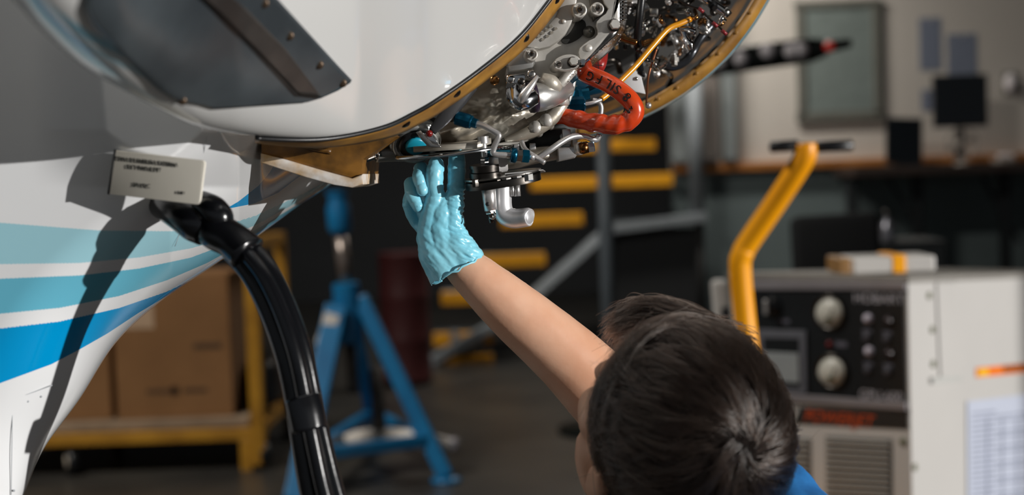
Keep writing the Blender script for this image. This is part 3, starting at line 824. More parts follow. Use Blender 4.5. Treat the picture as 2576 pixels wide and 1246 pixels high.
ep('blue_coupling', lathe([(R_(17), 0), (R_(19), 0.001), (R_(19), 0.0055), (R_(15), 0.0065)], c2[0], c2[3] - c2[0], 24), M_blue)
ep('coupling_nut', prism(c2[0] + (c2[3] - c2[0]) * 0.3, c2[3] - c2[0], R_(16), 0.008, 6), M_steel, None, 25)
ep('blue_coupling', prism(c2[0] + (c2[3] - c2[0]) * 0.62, c2[3] - c2[0], R_(18), 0.0075, 6), M_blue, None, 25)
ep('coupling_tail', tube([c2[3], P(1345, 396, 1.45)], R_(8), 12, smooth=False), M_satin)
ep('fuel_line', tube([P(1312, 356, 1.47), P(1318, 372, 1.465), P(1330, 384, 1.46), P(1352, 398, 1.455), P(1370, 410, 1.452)], R_(6.5), 12), M_satin)
ep('fuel_line', tube([P(1345, 402, 1.50), P(1380, 380, 1.50), P(1415, 356, 1.505), P(1440, 344, 1.51), P(1470, 343, 1.515), P(1498, 352, 1.52), P(1508, 338, 1.52)], R_(8), 12), M_satin)
ep('blue_block', bbox_vf(P(1262, 386, 1.475), (R_(70), 0.02, R_(16)), 0.001), mat('teal_block', (20, 90, 110), 0.4, 0.3))

# ---- right: pump body, bracket and hexagon fitting
ep('pump_body', pillow([(1240, 405), (1270, 385), (1330, 372), (1400, 366), (1420, 385), (1408, 400), (1350, 412), (1300, 424), (1262, 424)], 1.56, 0.045, 0.04, n=60, m=12, power=0.4), M_alu, 'dull metal pump body beside the drain flange')
ep('pump_end', plate_px([(1402, 372), (1450, 368), (1462, 378), (1446, 398), (1404, 407)], 1.515, 0.05, 0.004), M_satin, None, 35)
ep('pump_neck', lathe([(R_(17), 0), (R_(17), 0.008), (R_(12), 0.010), (R_(12), 0.016)], P(1444, 376, 1.52), (1, 0.05, 0.12), 20), M_alu2)
ep('hex_fitting', prism(P(1474, 372, 1.52), (1, 0.05, 0.12), R_(15), 0.009, 6), mat('blue_steel', (150, 172, 186), 0.2, 0.9), None, 25)
ep('hex_fitting', lathe([(R_(14), 0), (R_(16), 0.004), (R_(15), 0.010)], P(1456, 374, 1.518), (1, 0.05, 0.12), 20), M_bronze)
ep('dark_housing', bbox_vf(P(1372, 350, 1.58), (R_(130), 0.06, R_(54)), 0.006), mat('grey_black_casting', (52, 54, 54), 0.5, 0.4), None, 35)
for a, b, w, h in ((1425, 345, 22, 40), (1300, 375, 14, 26), (1446, 352, 12, 36), (1340, 372, 16, 24)):
    ep('bracket', bbox_vf(P(a, b, 1.535), (R_(w), 0.012, R_(h)), 0.001), M_satin, None, 30)
ep('elbow_pipe', tube([P(1380, 322, 1.56), P(1366, 338, 1.56), P(1346, 346, 1.56), P(1322, 345, 1.56)], R_(9), 12), M_satin)

# ---- drain flange with its tubes
fl = P(1262, 447, 1.468)
ex, ey, ez = Vector((1, 0, 0.05)).normalized(), Vector((0, 1, 0.10)).normalized(), Vector((-0.05, -0.10, 1)).normalized()
oc = []
for k in range(40):
    a = 2 * math.pi * k / 40
    rx = R_(98) if math.cos(a) > 0 else R_(92)
    oc.append(fl + ex * (rx * math.cos(a)) + ey * (0.030 * math.sin(a)) + ez * (R_(6) * math.cos(a)))
ep('drain_flange', plate_vf(oc, ez * -0.0075, 0.0008), M_dsteel, 'dark oval drain flange plate beside the gloved fingers', 30)
ep('flange_gasket', plate_vf([fl + (p - fl) * 1.02 + ez * 0.0018 for p in oc], ez * 0.0016, 0.0004), M_steel, None, 30)
ep('flange_lip', plate_vf([P(1270, 436, 1.45), P(1366, 426, 1.46), P(1372, 430, 1.47), P(1340, 437, 1.475), P(1275, 440, 1.48)], ez * -0.0012, 0.0003), M_satin, None, 30)
ep('flange_collar', lathe([(R_(42), 0), (R_(42), 0.005), (R_(38), 0.006), (R_(38), 0.010), (R_(40), 0.010), (R_(40), 0.013)], fl + ex * R_(-38) + ez * 0.002, ez, 30), M_dsteel, None, 35)
ep('collar_nut', prism(fl + ex * R_(-38) + ez * 0.013, ez, R_(12), 0.010, 6), M_chrome, None, 25)
ep('collar_stem', lathe([(R_(8), 0), (R_(8), 0.014), (R_(14), 0.015), (R_(14), 0.022)], fl + ex * R_(-38) + ez * 0.022, ez, 16), M_satin, None, 35)
ep('collar_nut', prism(fl + ex * R_(-4) + ez * 0.006, ez, R_(22), 0.016, 4), M_satin, None, 25)
for k, (a, b, m) in enumerate(((1197, 463, M_dsteel), (1253, 463, M_dsteel), (1330, 447, M_chrome), (1275, 455, M_chrome), (1302, 452, M_chrome))):
    ep('flange_bolt', prism(P(a, b + 8, 1.447), ez, R_(9 if k < 2 else 13), 0.008, 6), m, None, 25)
ep('drain_tube', tube([P(1228, 462, 1.458), P(1231, 500, 1.458), P(1235, 530, 1.458)], [R_(18), R_(17), R_(16)], 20, smooth=False), M_satin, 'short straight drain tube')
ep('tube_hole', lathe([(R_(5), -0.0005), (R_(5), 0.0008), (R_(3), 0.001)], P(1226, 514, 1.4510), CAMN, 14), M_black)
ep('tube_nut', prism(P(1235, 538, 1.458), Vector((-0.1, 0, 1)), R_(14), 0.005, 6), M_chrome, None, 25)
ep('tube_tip', lathe([(R_(7), -0.006), (R_(8), 0), (R_(8), 0.004)], P(1236, 546, 1.458), Vector((-0.1, 0, 1)), 14), M_dsteel)
ep('split_pin', tube([P(1242, 532, 1.45), P(1246, 542, 1.449), P(1240, 550, 1.45), P(1232, 548, 1.452)], R_(2.5), 8), M_chrome)
ep('drain_elbow', tube([P(1262, 455, 1.475), P(1263, 490, 1.475), P(1264, 522, 1.474), P(1272, 542, 1.473), P(1292, 550, 1.470), P(1312, 549, 1.466), P(1330, 546, 1.462), P(1334, 546, 1.461)], [R_(24), R_(24), R_(24.5), R_(25), R_(25), R_(24), R_(23), R_(17)], 26, 8), mat('bead_blasted_white', (224, 224, 226), 0.38, 0.55, var=0.03, scale=60), 'white-silver bent drain elbow pipe')
for a, w in ((1288, 6), (1300, 8), (1281, 4)):
    ep('drain_prong', tube([P(a, 462, 1.47), P(a + 2, 494, 1.47)], R_(w), 12, smooth=False), M_satin)

# ---- orange fire-sleeve hose with print
M_or = mat('orange_fire_sleeve', (216, 74, 30), 0.24, c2=(200, 58, 22), scale=14, coat=0.3, bump=0.35, bscale=70)
hp = [(1452, 168, 1.545), (1480, 188, 1.53), (1520, 205, 1.515), (1558, 228, 1.505), (1588, 256, 1.50), (1596, 284, 1.50), (1576, 306, 1.50), (1535, 314, 1.503), (1490, 308, 1.51), (1445, 299, 1.52), (1402, 291, 1.53)]
hw = [P(*q) for q in hp]
def wr(t, a):
    w = max(0, min(1, (t - 0.52) / 0.1))
    return 1 + w * (0.05 * math.sin(58 * t + 1.5 * math.sin(a)) + 0.04 * math.sin(97 * t + 2.1 * a) + 0.03 * math.sin(31 * t - a))
hose = ep('orange_hose', tube(hw, [R_(24)] * 5 + [R_(25), R_(25), R_(25), R_(24), R_(23), R_(21)], 28, 14, mod=wr), M_or, 'glossy orange-red hose loop with black lettering')
ep('hose_collar', lathe([(R_(20), 0), (R_(23), 0.003), (R_(22), 0.008)], P(1398, 290, 1.53), hw[-1] - hw[-2], 20), M_satin)
cw = catmull(hw, 14)
def hose_frame(px):
    i = min(range(len(cw) // 2 + 20), key=lambda k: abs(k - px))
    return i
M_hink = mat('hose_print', (18, 14, 14), 0.5)
pts_, T_, N_ = frames([Vector(c) for c in cw])
def hose_char(ch, idx, size, dv=0.0):
    p = pts_[idx]; t = T_[idx]
    tocam = (CAM - p).normalized()
    n = (tocam - t * tocam.dot(t)).normalized()
    b = n.cross(t)
    n2 = (n * math.cos(dv) + b * math.sin(dv)).normalized()
    right = -t; up = n2.cross(right)
    text(ch, p + n2 * (R_(24) + 0.0006), right, up, size, M_hink, hose, 'hose_print', ext=0.0003)
hs = R_(34)
for ch, px in (('G', 1500), ('F', 1519), ('L', 1540), ('I', 1550), ('S', 1560), ('8', 1581)):
    idx = min(range(0, 66), key=lambda k: abs(px - (1288 + FPX * (pts_[k] - CAM).dot(CR) / (pts_[k] - CAM).dot(FWD))))
    hose_char(ch, idx, hs)
hose_char('-', 62, hs, -0.35); hose_char('7', 68, hs, -0.8); hose_char('L', 71, hs, -0.9)
hx = ep('red_hose', tube([P(1492, 188, 1.60), P(1506, 168, 1.58), P(1512, 150, 1.59), P(1515, 120, 1.63)], R_(17), 18), mat('dark_red_sleeve', (150, 34, 30), 0.35, bump=0.2, bscale=80), 'short dark red hose end')
text('X', P(1506, 165, 1.565), P(1512, 160, 1.56) - P(1500, 172, 1.56), P(1500, 155, 1.56) - P(1506, 168, 1.56), R_(24), M_hink, hx, 'hose_print', ext=0.0003)
# yellow tube and its ferrule
ep('yellow_tube', tube([P(1512, 250, 1.56), P(1530, 236, 1.565), P(1565, 200, 1.575), P(1600, 165, 1.585), P(1640, 118, 1.595), P(1680, 74, 1.605), P(1710, 60, 1.61), P(1737, 48, 1.615)], R_(8), 12), mat('yellow_tube', (222, 150, 20), 0.25, c2=(204, 130, 14), coat=0.3), 'bright yellow tube running across the engine')
ep('tube_ferrule', tube([P(1470, 262, 1.555), P(1492, 258, 1.556), P(1514, 250, 1.56)], R_(5), 10), M_satin)
ep('blue_coupling', lathe([(R_(26), 0), (R_(28), 0.004), (R_(28), 0.014), (R_(18), 0.018), (R_(17), 0.026)], P(1424, 246, 1.57), Vector((1, 0, 0.12)), 12), M_blue, None, 25)
ep('blue_coupling', lathe([(R_(20), 0), (R_(22), 0.002), (R_(22), 0.016), (R_(14), 0.018)], P(1432, 264, 1.56), Vector((1, 0, 0)), 10), M_blue, None, 25)
ep('blue_cap', lathe([(R_(30), 0), (R_(32), 0.004), (R_(32), 0.03), (R_(24), 0.034)], P(1440, 222, 1.60), Vector((1, 0.1, 0.2)), 24), mat('dark_blue_cap', (14, 62, 84), 0.3, 0.4))
ep('elbow_pipe', tube([P(1490, 252, 1.58), P(1504, 256, 1.58), P(1512, 270, 1.58), P(1510, 296, 1.58)], R_(7), 12), M_satin)

# ---- crowded pipes and wires behind, towards the far lip
ep('black_hose', tube([P(1618, -30, 1.60), P(1610, 30, 1.60), P(1604, 90, 1.61), P(1606, 150, 1.62), P(1610, 176, 1.63)], R_(11), 12), M_black)
ep('spring_cover', tube([P(1609, 118, 1.605), P(1611, 134, 1.606)], R_(13), 14, mod=lambda t, a: 1 + 0.08 * math.sin(40 * t), smooth=False), M_dsteel)
ep('chrome_rod', tube([P(1752, -16, 1.66), P(1790, 8, 1.665), P(1825, 32, 1.67)], R_(13), 16), M_chrome)
ep('rod_end', tube([P(1818, 24, 1.67), P(1830, 40, 1.672)], R_(16), 16, smooth=False), M_steel)
ep('bronze_knob', lathe([(R_(10), 0), (R_(14), 0.004), (R_(10), 0.012)], P(1764, 58, 1.66), CAMN, 16), M_bronze)
ep('lock_wire', tube([P(1700, -5, 1.60), P(1730, 12, 1.60), P(1762, 25, 1.60), P(1785, 48, 1.60), P(1806, 64, 1.60), P(1824, 84, 1.60)], R_(3), 8), M_dsteel)
for a, b in ((1765, 26), (1800, 62), (1823, 82)):
    ep('red_wire_end', tube([P(a - 8, b - 6, 1.598), P(a + 5, b + 5, 1.598)], R_(5), 8, smooth=False), mat('red_boot', (140, 34, 40), 0.4))
ep('lever_arm', tube([P(1712, 68, 1.62), P(1722, 92, 1.62), P(1734, 112, 1.62), P(1738, 126, 1.62)], [R_(7), R_(10), R_(13), R_(8)], 14), M_chrome)
ep('lever_arm', tube([P(1708, 72, 1.615), P(1730, 74, 1.615), P(1748, 80, 1.615)], [R_(6), R_(9), R_(10)], 12), M_chrome)
ep('curved_duct', tube([P(1655, 158, 1.70), P(1690, 168, 1.70), P(1722, 156, 1.70), P(1742, 132, 1.70), P(1760, 100, 1.71), P(1790, 62, 1.72)], R_(13), 14), mat('grey_black_duct', (70, 72, 76), 0.25, 0.7))
ep('white_plate', plate_px([(1562, 190), (1592, 160), (1608, 172), (1624, 236), (1600, 232), (1566, 214)], 1.64, 0.004, 0.0006), mat('white_tab', (226, 226, 226), 0.35, var=0.04), 'white triangular tag plate behind the hose')
ep('copper_wire', tube([P(1652, 122, 1.60), P(1640, 160, 1.60), P(1630, 200, 1.60), P(1626, 262, 1.62)], R_(3), 8), mat('copper', (150, 96, 66), 0.35, 0.6))
ep('wire_button', lathe([(R_(8), 0), (R_(9), 0.003), (R_(5), 0.006)], P(1630, 266, 1.62), CAMN, 14), M_satin)
ep('copper_pipe', tube([P(1556, 92, 1.60), P(1575, 100, 1.60), P(1602, 108, 1.60)], R_(9), 12), M_bronze)
ep('copper_pipe', tube([P(1615, 112, 1.63), P(1640, 105, 1.63), P(1656, 112, 1.63)], R_(10), 12), M_bronze)
random.seed(11)
mats_ = [M_chrome, M_steel, M_dsteel, M_bronze, M_black, M_chrome, M_satin, M_satin, M_steel]
def inzone(x, y):
    return x > 1560 + max(0, (y - 60)) * 0.1 - max(0, y - 90) * 0.35 and y < 230 - max(0, (x - 1600)) * 0.75 and x < 1850
cnt = 0
while cnt < 120:
    x, y = random.uniform(1560, 1840), random.uniform(-25, 215)
    if not inzone(x, y): continue
    d = random.uniform(1.60, 1.80)
    a = random.uniform(0, math.tau); L = random.uniform(14, 44); c = random.uniform(-18, 18)
    m = random.choice(mats_)
    kind = random.random()
    if kind < 0.5:
        x2, y2 = x + L * math.cos(a), y + L * math.sin(a)
        ep('pipe', tube([P(x, y, d), P((x + x2) / 2 + c * math.sin(a), (y + y2) / 2 - c * math.cos(a), d - 0.01), P(x2, y2, d + 0.01)], R_(random.uniform(3.5, 9), d), 10), m)
    elif kind < 0.8:
        dv = Vector((random.uniform(-1, 1), random.uniform(-1, 0.2), random.uniform(-1, 1)))
        r = R_(random.uniform(6, 13), d)
        ep('pipe_fitting', lathe([(r * 0.6, 0), (r * 0.6, r * 0.6), (r, r * 0.6), (r, r * 1.5), (r * 0.7, r * 1.5), (r * 0.7, r * 2.2)], P(x, y, d), dv, 6 if random.random() < 0.5 else 14), m, None, 25)
    else:
        ep('clamp', bbox_vf(P(x, y, d), (R_(random.uniform(10, 26), d), 0.012, R_(random.uniform(8, 20), d)), 0.0015, Quaternion((0, 1, 0), a)), m, None, 30)
    cnt += 1
# mount struts that tie the engine to the airframe
ep('mount_strut', tube([P(1330, -40, 1.60), P(1240, -300, 1.66), P(1150, -560, 1.70)], 0.012, 12), M_dsteel)
ep('mount_strut', tube([P(1500, -40, 1.60), P(1560, -300, 1.72), P(1600, -560, 1.80)], 0.012, 12), M_dsteel)
ep('engine_core', tube([P(1430, -20, 1.62), P(1440, -260, 1.66), P(1450, -560, 1.70)], [0.075, 0.10, 0.11], 28), M_alu)

# ================================================================== MECHANIC
M_skin = mat('skin', (232, 184, 154), 0.42, c2=(222, 168, 136), scale=26, bump=0.12, bscale=260, sss=0.12, spec=0.4)
M_shirt = mat('blue_shirt', (34, 120, 190), 0.8, c2=(28, 104, 170), scale=60, bump=0.3, bscale=220)
M_trous = mat('navy_trousers', (34, 40, 56), 0.85, var=0.2, scale=40)
M_glove = mat('light_blue_nitrile', (150, 224, 242), 0.3, c2=(132, 214, 236), scale=30, coat=0.12, bump=0.25, bscale=120, sss=0.06, spec=0.5)
M_shoe = mat('black_shoe', (24, 24, 26), 0.5)
HC = P(1706, 1112, 1.285)
az = Vector((-0.54, 0.84, 0)).normalized()
pit = math.radians(50)
Fw = az * math.cos(pit) + Vector((0, 0, math.sin(pit)))
Up = az * -math.sin(pit) + Vector((0, 0, math.cos(pit)))
Lf = Up.cross(Fw).normalized()
rq = Quaternion(Fw, math.radians(-14))
Up = rq @ Up; Lf = rq @ Lf
HR = frame3(Fw, Lf, Up)
HS = 1.0
def H(f, l, u): return HC + (Fw * f + Lf * l + Up * u) * HS
man = thing('person', 'kneeling person with dark brown hair and blue shirt reaching up in a blue glove', 'person', (0.3, 1.36, 0.0))
C7 = H(-0.075, 0, -0.13) + Vector((0.07, 0.02, 0.02))
RS = Vector((0.33, 1.56, 0.75)); LS = Vector((0.215, 1.17, 0.77))
EL = P(1610, 1105, 1.50)
wr_ = P(1165, 672, 1.475)
PEL = Vector((0.47, 1.36, 0.31))
bm = bmesh.new()
ellipsoid(bm, H(0.0, 0, 0.026), HR, (0.093, 0.075, 0.087))
ellipsoid(bm, H(0.030, 0, -0.045), HR, (0.062, 0.060, 0.075))
capsules(bm, [(H(0.070, 0, -0.100), 0.024), (H(0.030, 0.045, -0.075), 0.020)]); capsules(bm, [(H(0.070, 0, -0.100), 0.024), (H(0.030, -0.045, -0.075), 0.020)])
capsules(bm, [(H(0.090, 0, 0.002), 0.007), (H(0.104, 0, -0.022), 0.009), (H(0.108, 0, -0.036), 0.011)])
for s in (-1, 1):
    capsules(bm, [(H(0.099, s * 0.012, -0.037), 0.007), (H(0.09, s * 0.012, -0.036), 0.007)])
    capsules(bm, [(H(0.086, s * 0.012, 0.016), 0.010), (H(0.080, s * 0.045, 0.016), 0.010)])
    capsules(bm, [(H(0.068, s * 0.042, -0.03), 0.022), (H(0.05, s * 0.056, -0.022), 0.018)])
    ellipsoid(bm, H(-0.008, s * 0.080, -0.022), HR, (0.018, 0.009, 0.031))
    capsules(bm, [(H(-0.004, s * 0.078, -0.040), 0.007), (H(-0.020, s * 0.086, -0.010), 0.006), (H(-0.012, s * 0.087, 0.006), 0.006)])
    capsules(bm, [(H(0.092, s * 0.001, -0.062), 0.006), (H(0.082, s * 0.022, -0.064), 0.005)]); capsules(bm, [(H(0.090, s * 0.001, -0.072), 0.0065), (H(0.080, s * 0.020, -0.071), 0.005)])
capsules(bm, [(P(1518, 1080, 1.325), 0.010), (P(1494, 1108, 1.325), 0.0145), (P(1484, 1150, 1.325), 0.0160), (P(1500, 1205, 1.325), 0.017), (P(1545, 1260, 1.32), 0.02)])
capsules(bm, [(P(1488, 1120, 1.325), 0.0165), (H(0.03, 0.02, -0.04), 0.05)])
neckb = H(-0.03, 0, -0.06)
def proj(p): return (round(1288 + FPX * (p - CAM).dot(CR) / (p - CAM).dot(FWD)), round(623 - FPX * (p - CAM).dot(CU) / (p - CAM).dot(FWD)), round(p.y, 3))
0 and print('PROJ ear', proj(H(-0.008, 0.08, -0.022)), 'nose', proj(H(0.11, 0, -0.036)), 'chin', proj(H(0.07, 0, -0.12)), 'eyeL', proj(H(0.079, 0.031, 0)), 'crown', proj(H(-0.06, 0, 0.12)), 'top', proj(H(0, 0, 0.13)))
capsules(bm, [(neckb, 0.055), (C7, 0.058)])
chest = Vector((0.36, 1.365, 0.66))
capsules(bm, [(C7, 0.06), (chest, 0.11), (Vector((0.42, 1.36, 0.48)), 0.105), (PEL, 0.12)], 20)
capsules(bm, [(C7 + Vector((0.02, 0.05, -0.05)), 0.065), (RS, 0.055)]); capsules(bm, [(C7 + Vector((0, -0.05, -0.05)), 0.065), (LS, 0.055)])
capsules(bm, [(chest + Vector((0, 0.08, 0.03)), 0.09), (chest + Vector((0, -0.08, 0.03)), 0.09)])
# raised right arm (bare forearm)
capsules(bm, [(RS, 0.052), ((RS + EL) / 2, 0.046), (EL, 0.041)], 18)
fa = [(P(1560, 1040, 1.50), 0.0415), (P(1490, 960, 1.497), 0.0405), (P(1435, 905, 1.493), 0.0375), (P(1375, 852, 1.489), 0.0350), (P(1310, 797, 1.485), 0.0325), (P(1250, 745, 1.481), 0.0290), (P(1200, 700, 1.478), 0.0250), (P(1168, 672, 1.478), 0.0222), (P(1140, 645, 1.479), 0.016)]
capsules(bm, [(EL, 0.041)] + fa, 22)
# left arm resting on the thigh
LE = Vector((0.24, 1.08, 0.50)); LW = Vector((0.16, 1.20, 0.27))
capsules(bm, [(LS, 0.052), (LE, 0.041), (LW, 0.028), (Vector((0.13, 1.23, 0.235)), 0.030)])
for k in range(4):
    b0 = Vector((0.13 - 0.012 * k, 1.215 + 0.017 * k, 0.235)); capsules(bm, [(b0, 0.011), (b0 + Vector((-0.045, 0.012, -0.018)), 0.0095), (b0 + Vector((-0.075, 0.018, -0.045)), 0.008)], 10)
capsules(bm, [(Vector((0.15, 1.205, 0.24)), 0.012), (Vector((0.13, 1.185, 0.215)), 0.011), (Vector((0.105, 1.18, 0.195)), 0.009)], 10)
# kneeling legs
for s, y in ((1, 1.48), (-1, 1.25)):
    hip = PEL + Vector((-0.02, s * 0.085, -0.02)); kn = Vector((0.09, y, 0.085)); an = Vector((0.47, y, 0.062))
    capsules(bm, [(hip, 0.085), ((hip + kn) / 2, 0.07), (kn, 0.055), (Vector((0.25, y, 0.075)), 0.055), (an, 0.038), (Vector((0.57, y, 0.05)), 0.035)], 16)
V, F = remeshed(bm, 0.0045, 8)
body = mk('body', (V, F), M_skin, man, label='bare forearm, neck and face of the person')
# clothes
bm = bmesh.new()
capsules(bm, [(C7 + Vector((0.0, 0.0, -0.005)), 0.066), (chest, 0.128), (Vector((0.42, 1.36, 0.48)), 0.122), (PEL + Vector((0, 0, 0.05)), 0.13)], 20)
capsules(bm, [(C7 + Vector((0.025, 0.03, -0.02)), 0.072), (RS, 0.070), (RS + (EL - RS) * 0.4, 0.062)])
capsules(bm, [(C7 + Vector((0.02, -0.03, -0.02)), 0.072), (LS, 0.070), (LS + (LE - LS) * 0.55, 0.060)])
capsules(bm, [(chest + Vector((0, 0.09, 0.03)), 0.105), (chest + Vector((0, -0.09, 0.03)), 0.105)])
capsules(bm, [(P(1972, 1212, 1.36), 0.024), (P(1935, 1250, 1.37), 0.03), (C7, 0.06)])
capsules(bm, [(P(1992, 1240, 1.35), 0.027), (P(2010, 1345, 1.33), 0.05), (chest, 0.10)])
V, F = remeshed(bm, 0.006, 6)
V2 = []
for v in V:
    d = 0.0025 * math.sin(70 * v[2] + 60 * v[0] + 3 * fbm(v, 9)) + 0.003 * fbm(v, 22)
    V2.append((v[0], v[1], v[2] + d))
mk('shirt', (V2, F), M_shirt, man, label='blue work shirt')
bm = bmesh.new()
for s, y in ((1, 1.48), (-1, 1.25)):
    hip = PEL + Vector((-0.02, s * 0.085, -0.02)); kn = Vector((0.09, y, 0.085)); an = Vector((0.47, y, 0.066))
    capsules(bm, [(hip, 0.098), ((hip + kn) / 2, 0.082), (kn, 0.066), (Vector((0.25, y, 0.075)), 0.066), (an, 0.052)], 16)
capsules(bm, [(PEL + Vector((0, 0, 0.06)), 0.127), (PEL, 0.128)])
V, F = remeshed(bm, 0.008, 6)
mk('trousers', (V, F), M_trous, man)
for y in (1.48, 1.25):
    bm = bmesh.new()
    capsules(bm, [(Vector((0.49, y, 0.058)), 0.052), (Vector((0.57, y, 0.052)), 0.047), (Vector((0.64, y, 0.045)), 0.042)], 14)
    V, F = remeshed(bm, 0.006, 4)
    mk('shoe', (V, F), M_shoe, man)
for s in (-1, 1):
    e = mk('eye', lathe([(0.0005, -0.011), (0.007, -0.008), (0.011, 0), (0.007, 0.008), (0.0005, 0.011)], H(0.079, s * 0.031, 0.0), Fw, 16), mat('eye_white', (225, 222, 216), 0.2), man)
    mk('iris', lathe([(0.0055, 0), (0.004, 0.0012), (0.0005, 0.0016)], H(0.0892, s * 0.031, 0.0), Fw, 14), mat('dark_iris', (40, 26, 18), 0.15), e)

# ---- glove on the raised right hand
def G(px, py, y, r): return (P(px, py, y), R_(r, y))
bm = bmesh.new()
gy = 1.475
# palm: three flat columns
capsules(bm, [G(1128, 690, gy, 50), G(1096, 640, gy, 43), G(1080, 590, gy, 31), G(1086, 540, gy, 27), G(1096, 500, gy, 24)], 16)
capsules(bm, [G(1172, 656, gy, 46), G(1146, 618, gy, 43), G(1136, 578, gy, 31), G(1138, 540, gy, 27), G(1142, 500, gy, 24)], 16)
capsules(bm, [G(1150, 676, gy + .004, 56), G(1120, 630, gy + .004, 54), G(1108, 580, gy + .002, 42), G(1111, 540, gy - .001, 30), G(1116, 516, gy + .001, 25)], 16)
capsules(bm, [G(1075, 600, gy + .004, 27), G(1080, 560, gy + .002, 26), G(1090, 525, gy, 25)], 14)
capsules(bm, [G(1108, 560, gy + .02, 36), G(1088, 545, gy + .028, 30), G(1076, 540, gy + .034, 24)], 14)
# middle and index, straight up
capsules(bm, [G(1096, 500, gy, 23), G(1092, 462, gy - .002, 21), G(1094, 435, gy - .001, 21.5), G(1097, 416, gy + .002, 19)], 16)
capsules(bm, [G(1144, 500, gy, 22), G(1148, 458, gy + .002, 20.5), G(1149, 420, gy + .005, 21), G(1149, 394, gy + .012, 19)], 16)
# ring and little finger folded to the palm
capsules(bm, [G(1086, 512, gy + .022, 22), G(1064, 456, gy + .020, 19), G(1060, 426, gy + .014, 18), G(1054, 448, gy - .002, 15.5), G(1063, 480, gy - .006, 13)], 14)
capsules(bm, [G(1076, 545, gy + .03, 21), G(1042, 486, gy + .024, 18), G(1034, 462, gy + .014, 16.5), G(1036, 490, gy + .002, 16), G(1052, 520, gy - .002, 14)], 14)
# thumb behind, tip showing at the far left
capsules(bm, [G(1096, 600, gy + .036, 28), G(1054, 556, gy + .040, 22), G(1036, 534, gy + .030, 17), G(1028, 512, gy + .024, 15), G(1032, 490, gy + .026, 13)], 14)
V, F = remeshed(bm, 0.0011, 3)
me = bpy.data.meshes.new('n'); me.from_pydata([tuple(v) for v in V], [], F); me.update()
nr = np.empty(len(V) * 3, dtype=np.float32); me.vertices.foreach_get('normal', nr); nr = nr.reshape(-1, 3); bpy.data.meshes.remove(me)
V2 = []
pc = P(1140, 640, gy)
for v, n in zip(V, nr):
    p = Vector(v)
    px_ = 1288 + FPX * (p - CAM).dot(CR) / (p - CAM).dot(FWD); py_ = 623 - FPX * (p - CAM).dot(CU) / (p - CAM).dot(FWD)
    # creases: across the fingers, fanning from the wrist, tight on the thumb side
    cr = 0.0
    if py_ < 520: cr += 0.0006 * (abs(math.sin(py_ * 0.13 + 2.5 * fbm(p, 40))) ** 0.6 - 0.5)
    w = math.exp(-((px_ - 1165 - max(0, py_ - 600) * 0.5) / 34.0) ** 2) * (1 if py_ > 470 else 0.3)
    q = noise.noise(Vector((px_ * 0.022 + py_ * 0.011, py_ * 0.10 - px_ * 0.035, 3.1)))
    cr += w * 0.0017 * (1 - 2 * abs(q)) - w * 0.0008
    q2 = noise.noise(Vector(((px_ + py_ * 0.5) * 0.014, (py_ - px_ * 0.9) * 0.06, 7.7)))
    cr += 0.00042 * (1 - 2.4 * abs(q2)) * max(0.25, min(1, (py_ - 480) / 120))
    cr += 0.0003 * fbm(p, 150, 2)
    V2.append(p + Vector(n) * cr)
# cut below the cuff line (1095,712)-(1212,645)
def side(p):
    px_ = 1288 + FPX * (p - CAM).dot(CR) / (p - CAM).dot(FWD); py_ = 623 - FPX * (p - CAM).dot(CU) / (p - CAM).dot(FWD)
    return (py_ - 712) - (645 - 712) / (1212 - 1095) * (px_ - 1095) + 3 * math.sin(px_ * 0.3) > 0
bad = [side(p) for p in V2]
F = [f for f in F if not any(bad[i] for i in f)]
gl = mk('glove', (V2, F), M_glove, man, label='wrinkled light blue rubber glove with curled ring and little fingers')
solid(gl, 0.0006, 1)
rp = []
ca, cb = P(1094, 708, gy), P(1211, 646, gy)
cx_, hw_ = (ca + cb) / 2, (cb - ca) / 2
for k in range(33):
    a = 2 * math.pi * k / 32
    rp.append(cx_ + hw_ * math.cos(a) * (1.0 + 0.02 * math.sin(5 * a)) + Vector((0, -1, 0.02)) * (0.0245 * math.sin(a)) + Vector((0.3, 0, -0.4)) * (0.0018 * math.sin(9 * a) + 0.001 * math.sin(17 * a)))
mk('glove_cuff', tube(rp, 0.0011, 8, 3), M_glove, gl)
mk('cuff_curl', tube([P(1094, 708, gy - .004), P(1092, 712, gy - .008), P(1100, 711, gy - .010), P(1112, 706, gy - .012)], [0.0014, 0.0019, 0.0016, 0.001], 8), M_glove, gl)

# ---- hair: cap plus strands combed from the crown
M_hcap = mat('hair_underlayer', (24, 18, 15), 0.85, var=0.3, spec=0.1, scale=90, stretch=(1, 1, 3), bump=0.5, bscale=200)
HCC = (-0.008, 0.0, 0.032); HRAD = (0.094, 0.083, 0.091)
bm = bmesh.new()
ellipsoid(bm, H(*HCC), HR, tuple(r * 0.985 for r in HRAD))
capsules(bm, [(H(0.050, 0.03, 0.095), 0.012), (H(0.058, -0.01, 0.095), 0.012), (H(0.05, -0.05, 0.080), 0.012)])
for s in (-1, 1): capsules(bm, [(H(0.018, s * 0.068, 0.035), 0.016), (H(0.006, s * 0.070, -0.008), 0.012), (H(-0.035, s * 0.066, -0.03), 0.016)])
capsules(bm, [(H(-0.07, 0.03, -0.03), 0.03), (H(-0.07, -0.03, -0.03), 0.03)])
V, F = remeshed(bm, 0.0035, 8)
hair = mk('hair', (V, F), M_hcap, man, label='short dark brown hair swirling from the crown')
random.seed(5); np.random.seed(5)
whd = Vector((-0.60, 0.0, 0.80)).normalized()
NG, PER, NP = 1100, 14, 16
NST = NG * PER
pos = np.zeros((NST, NP, 3), dtype=np.float32); rad = np.zeros((NST, NP), dtype=np.float32)
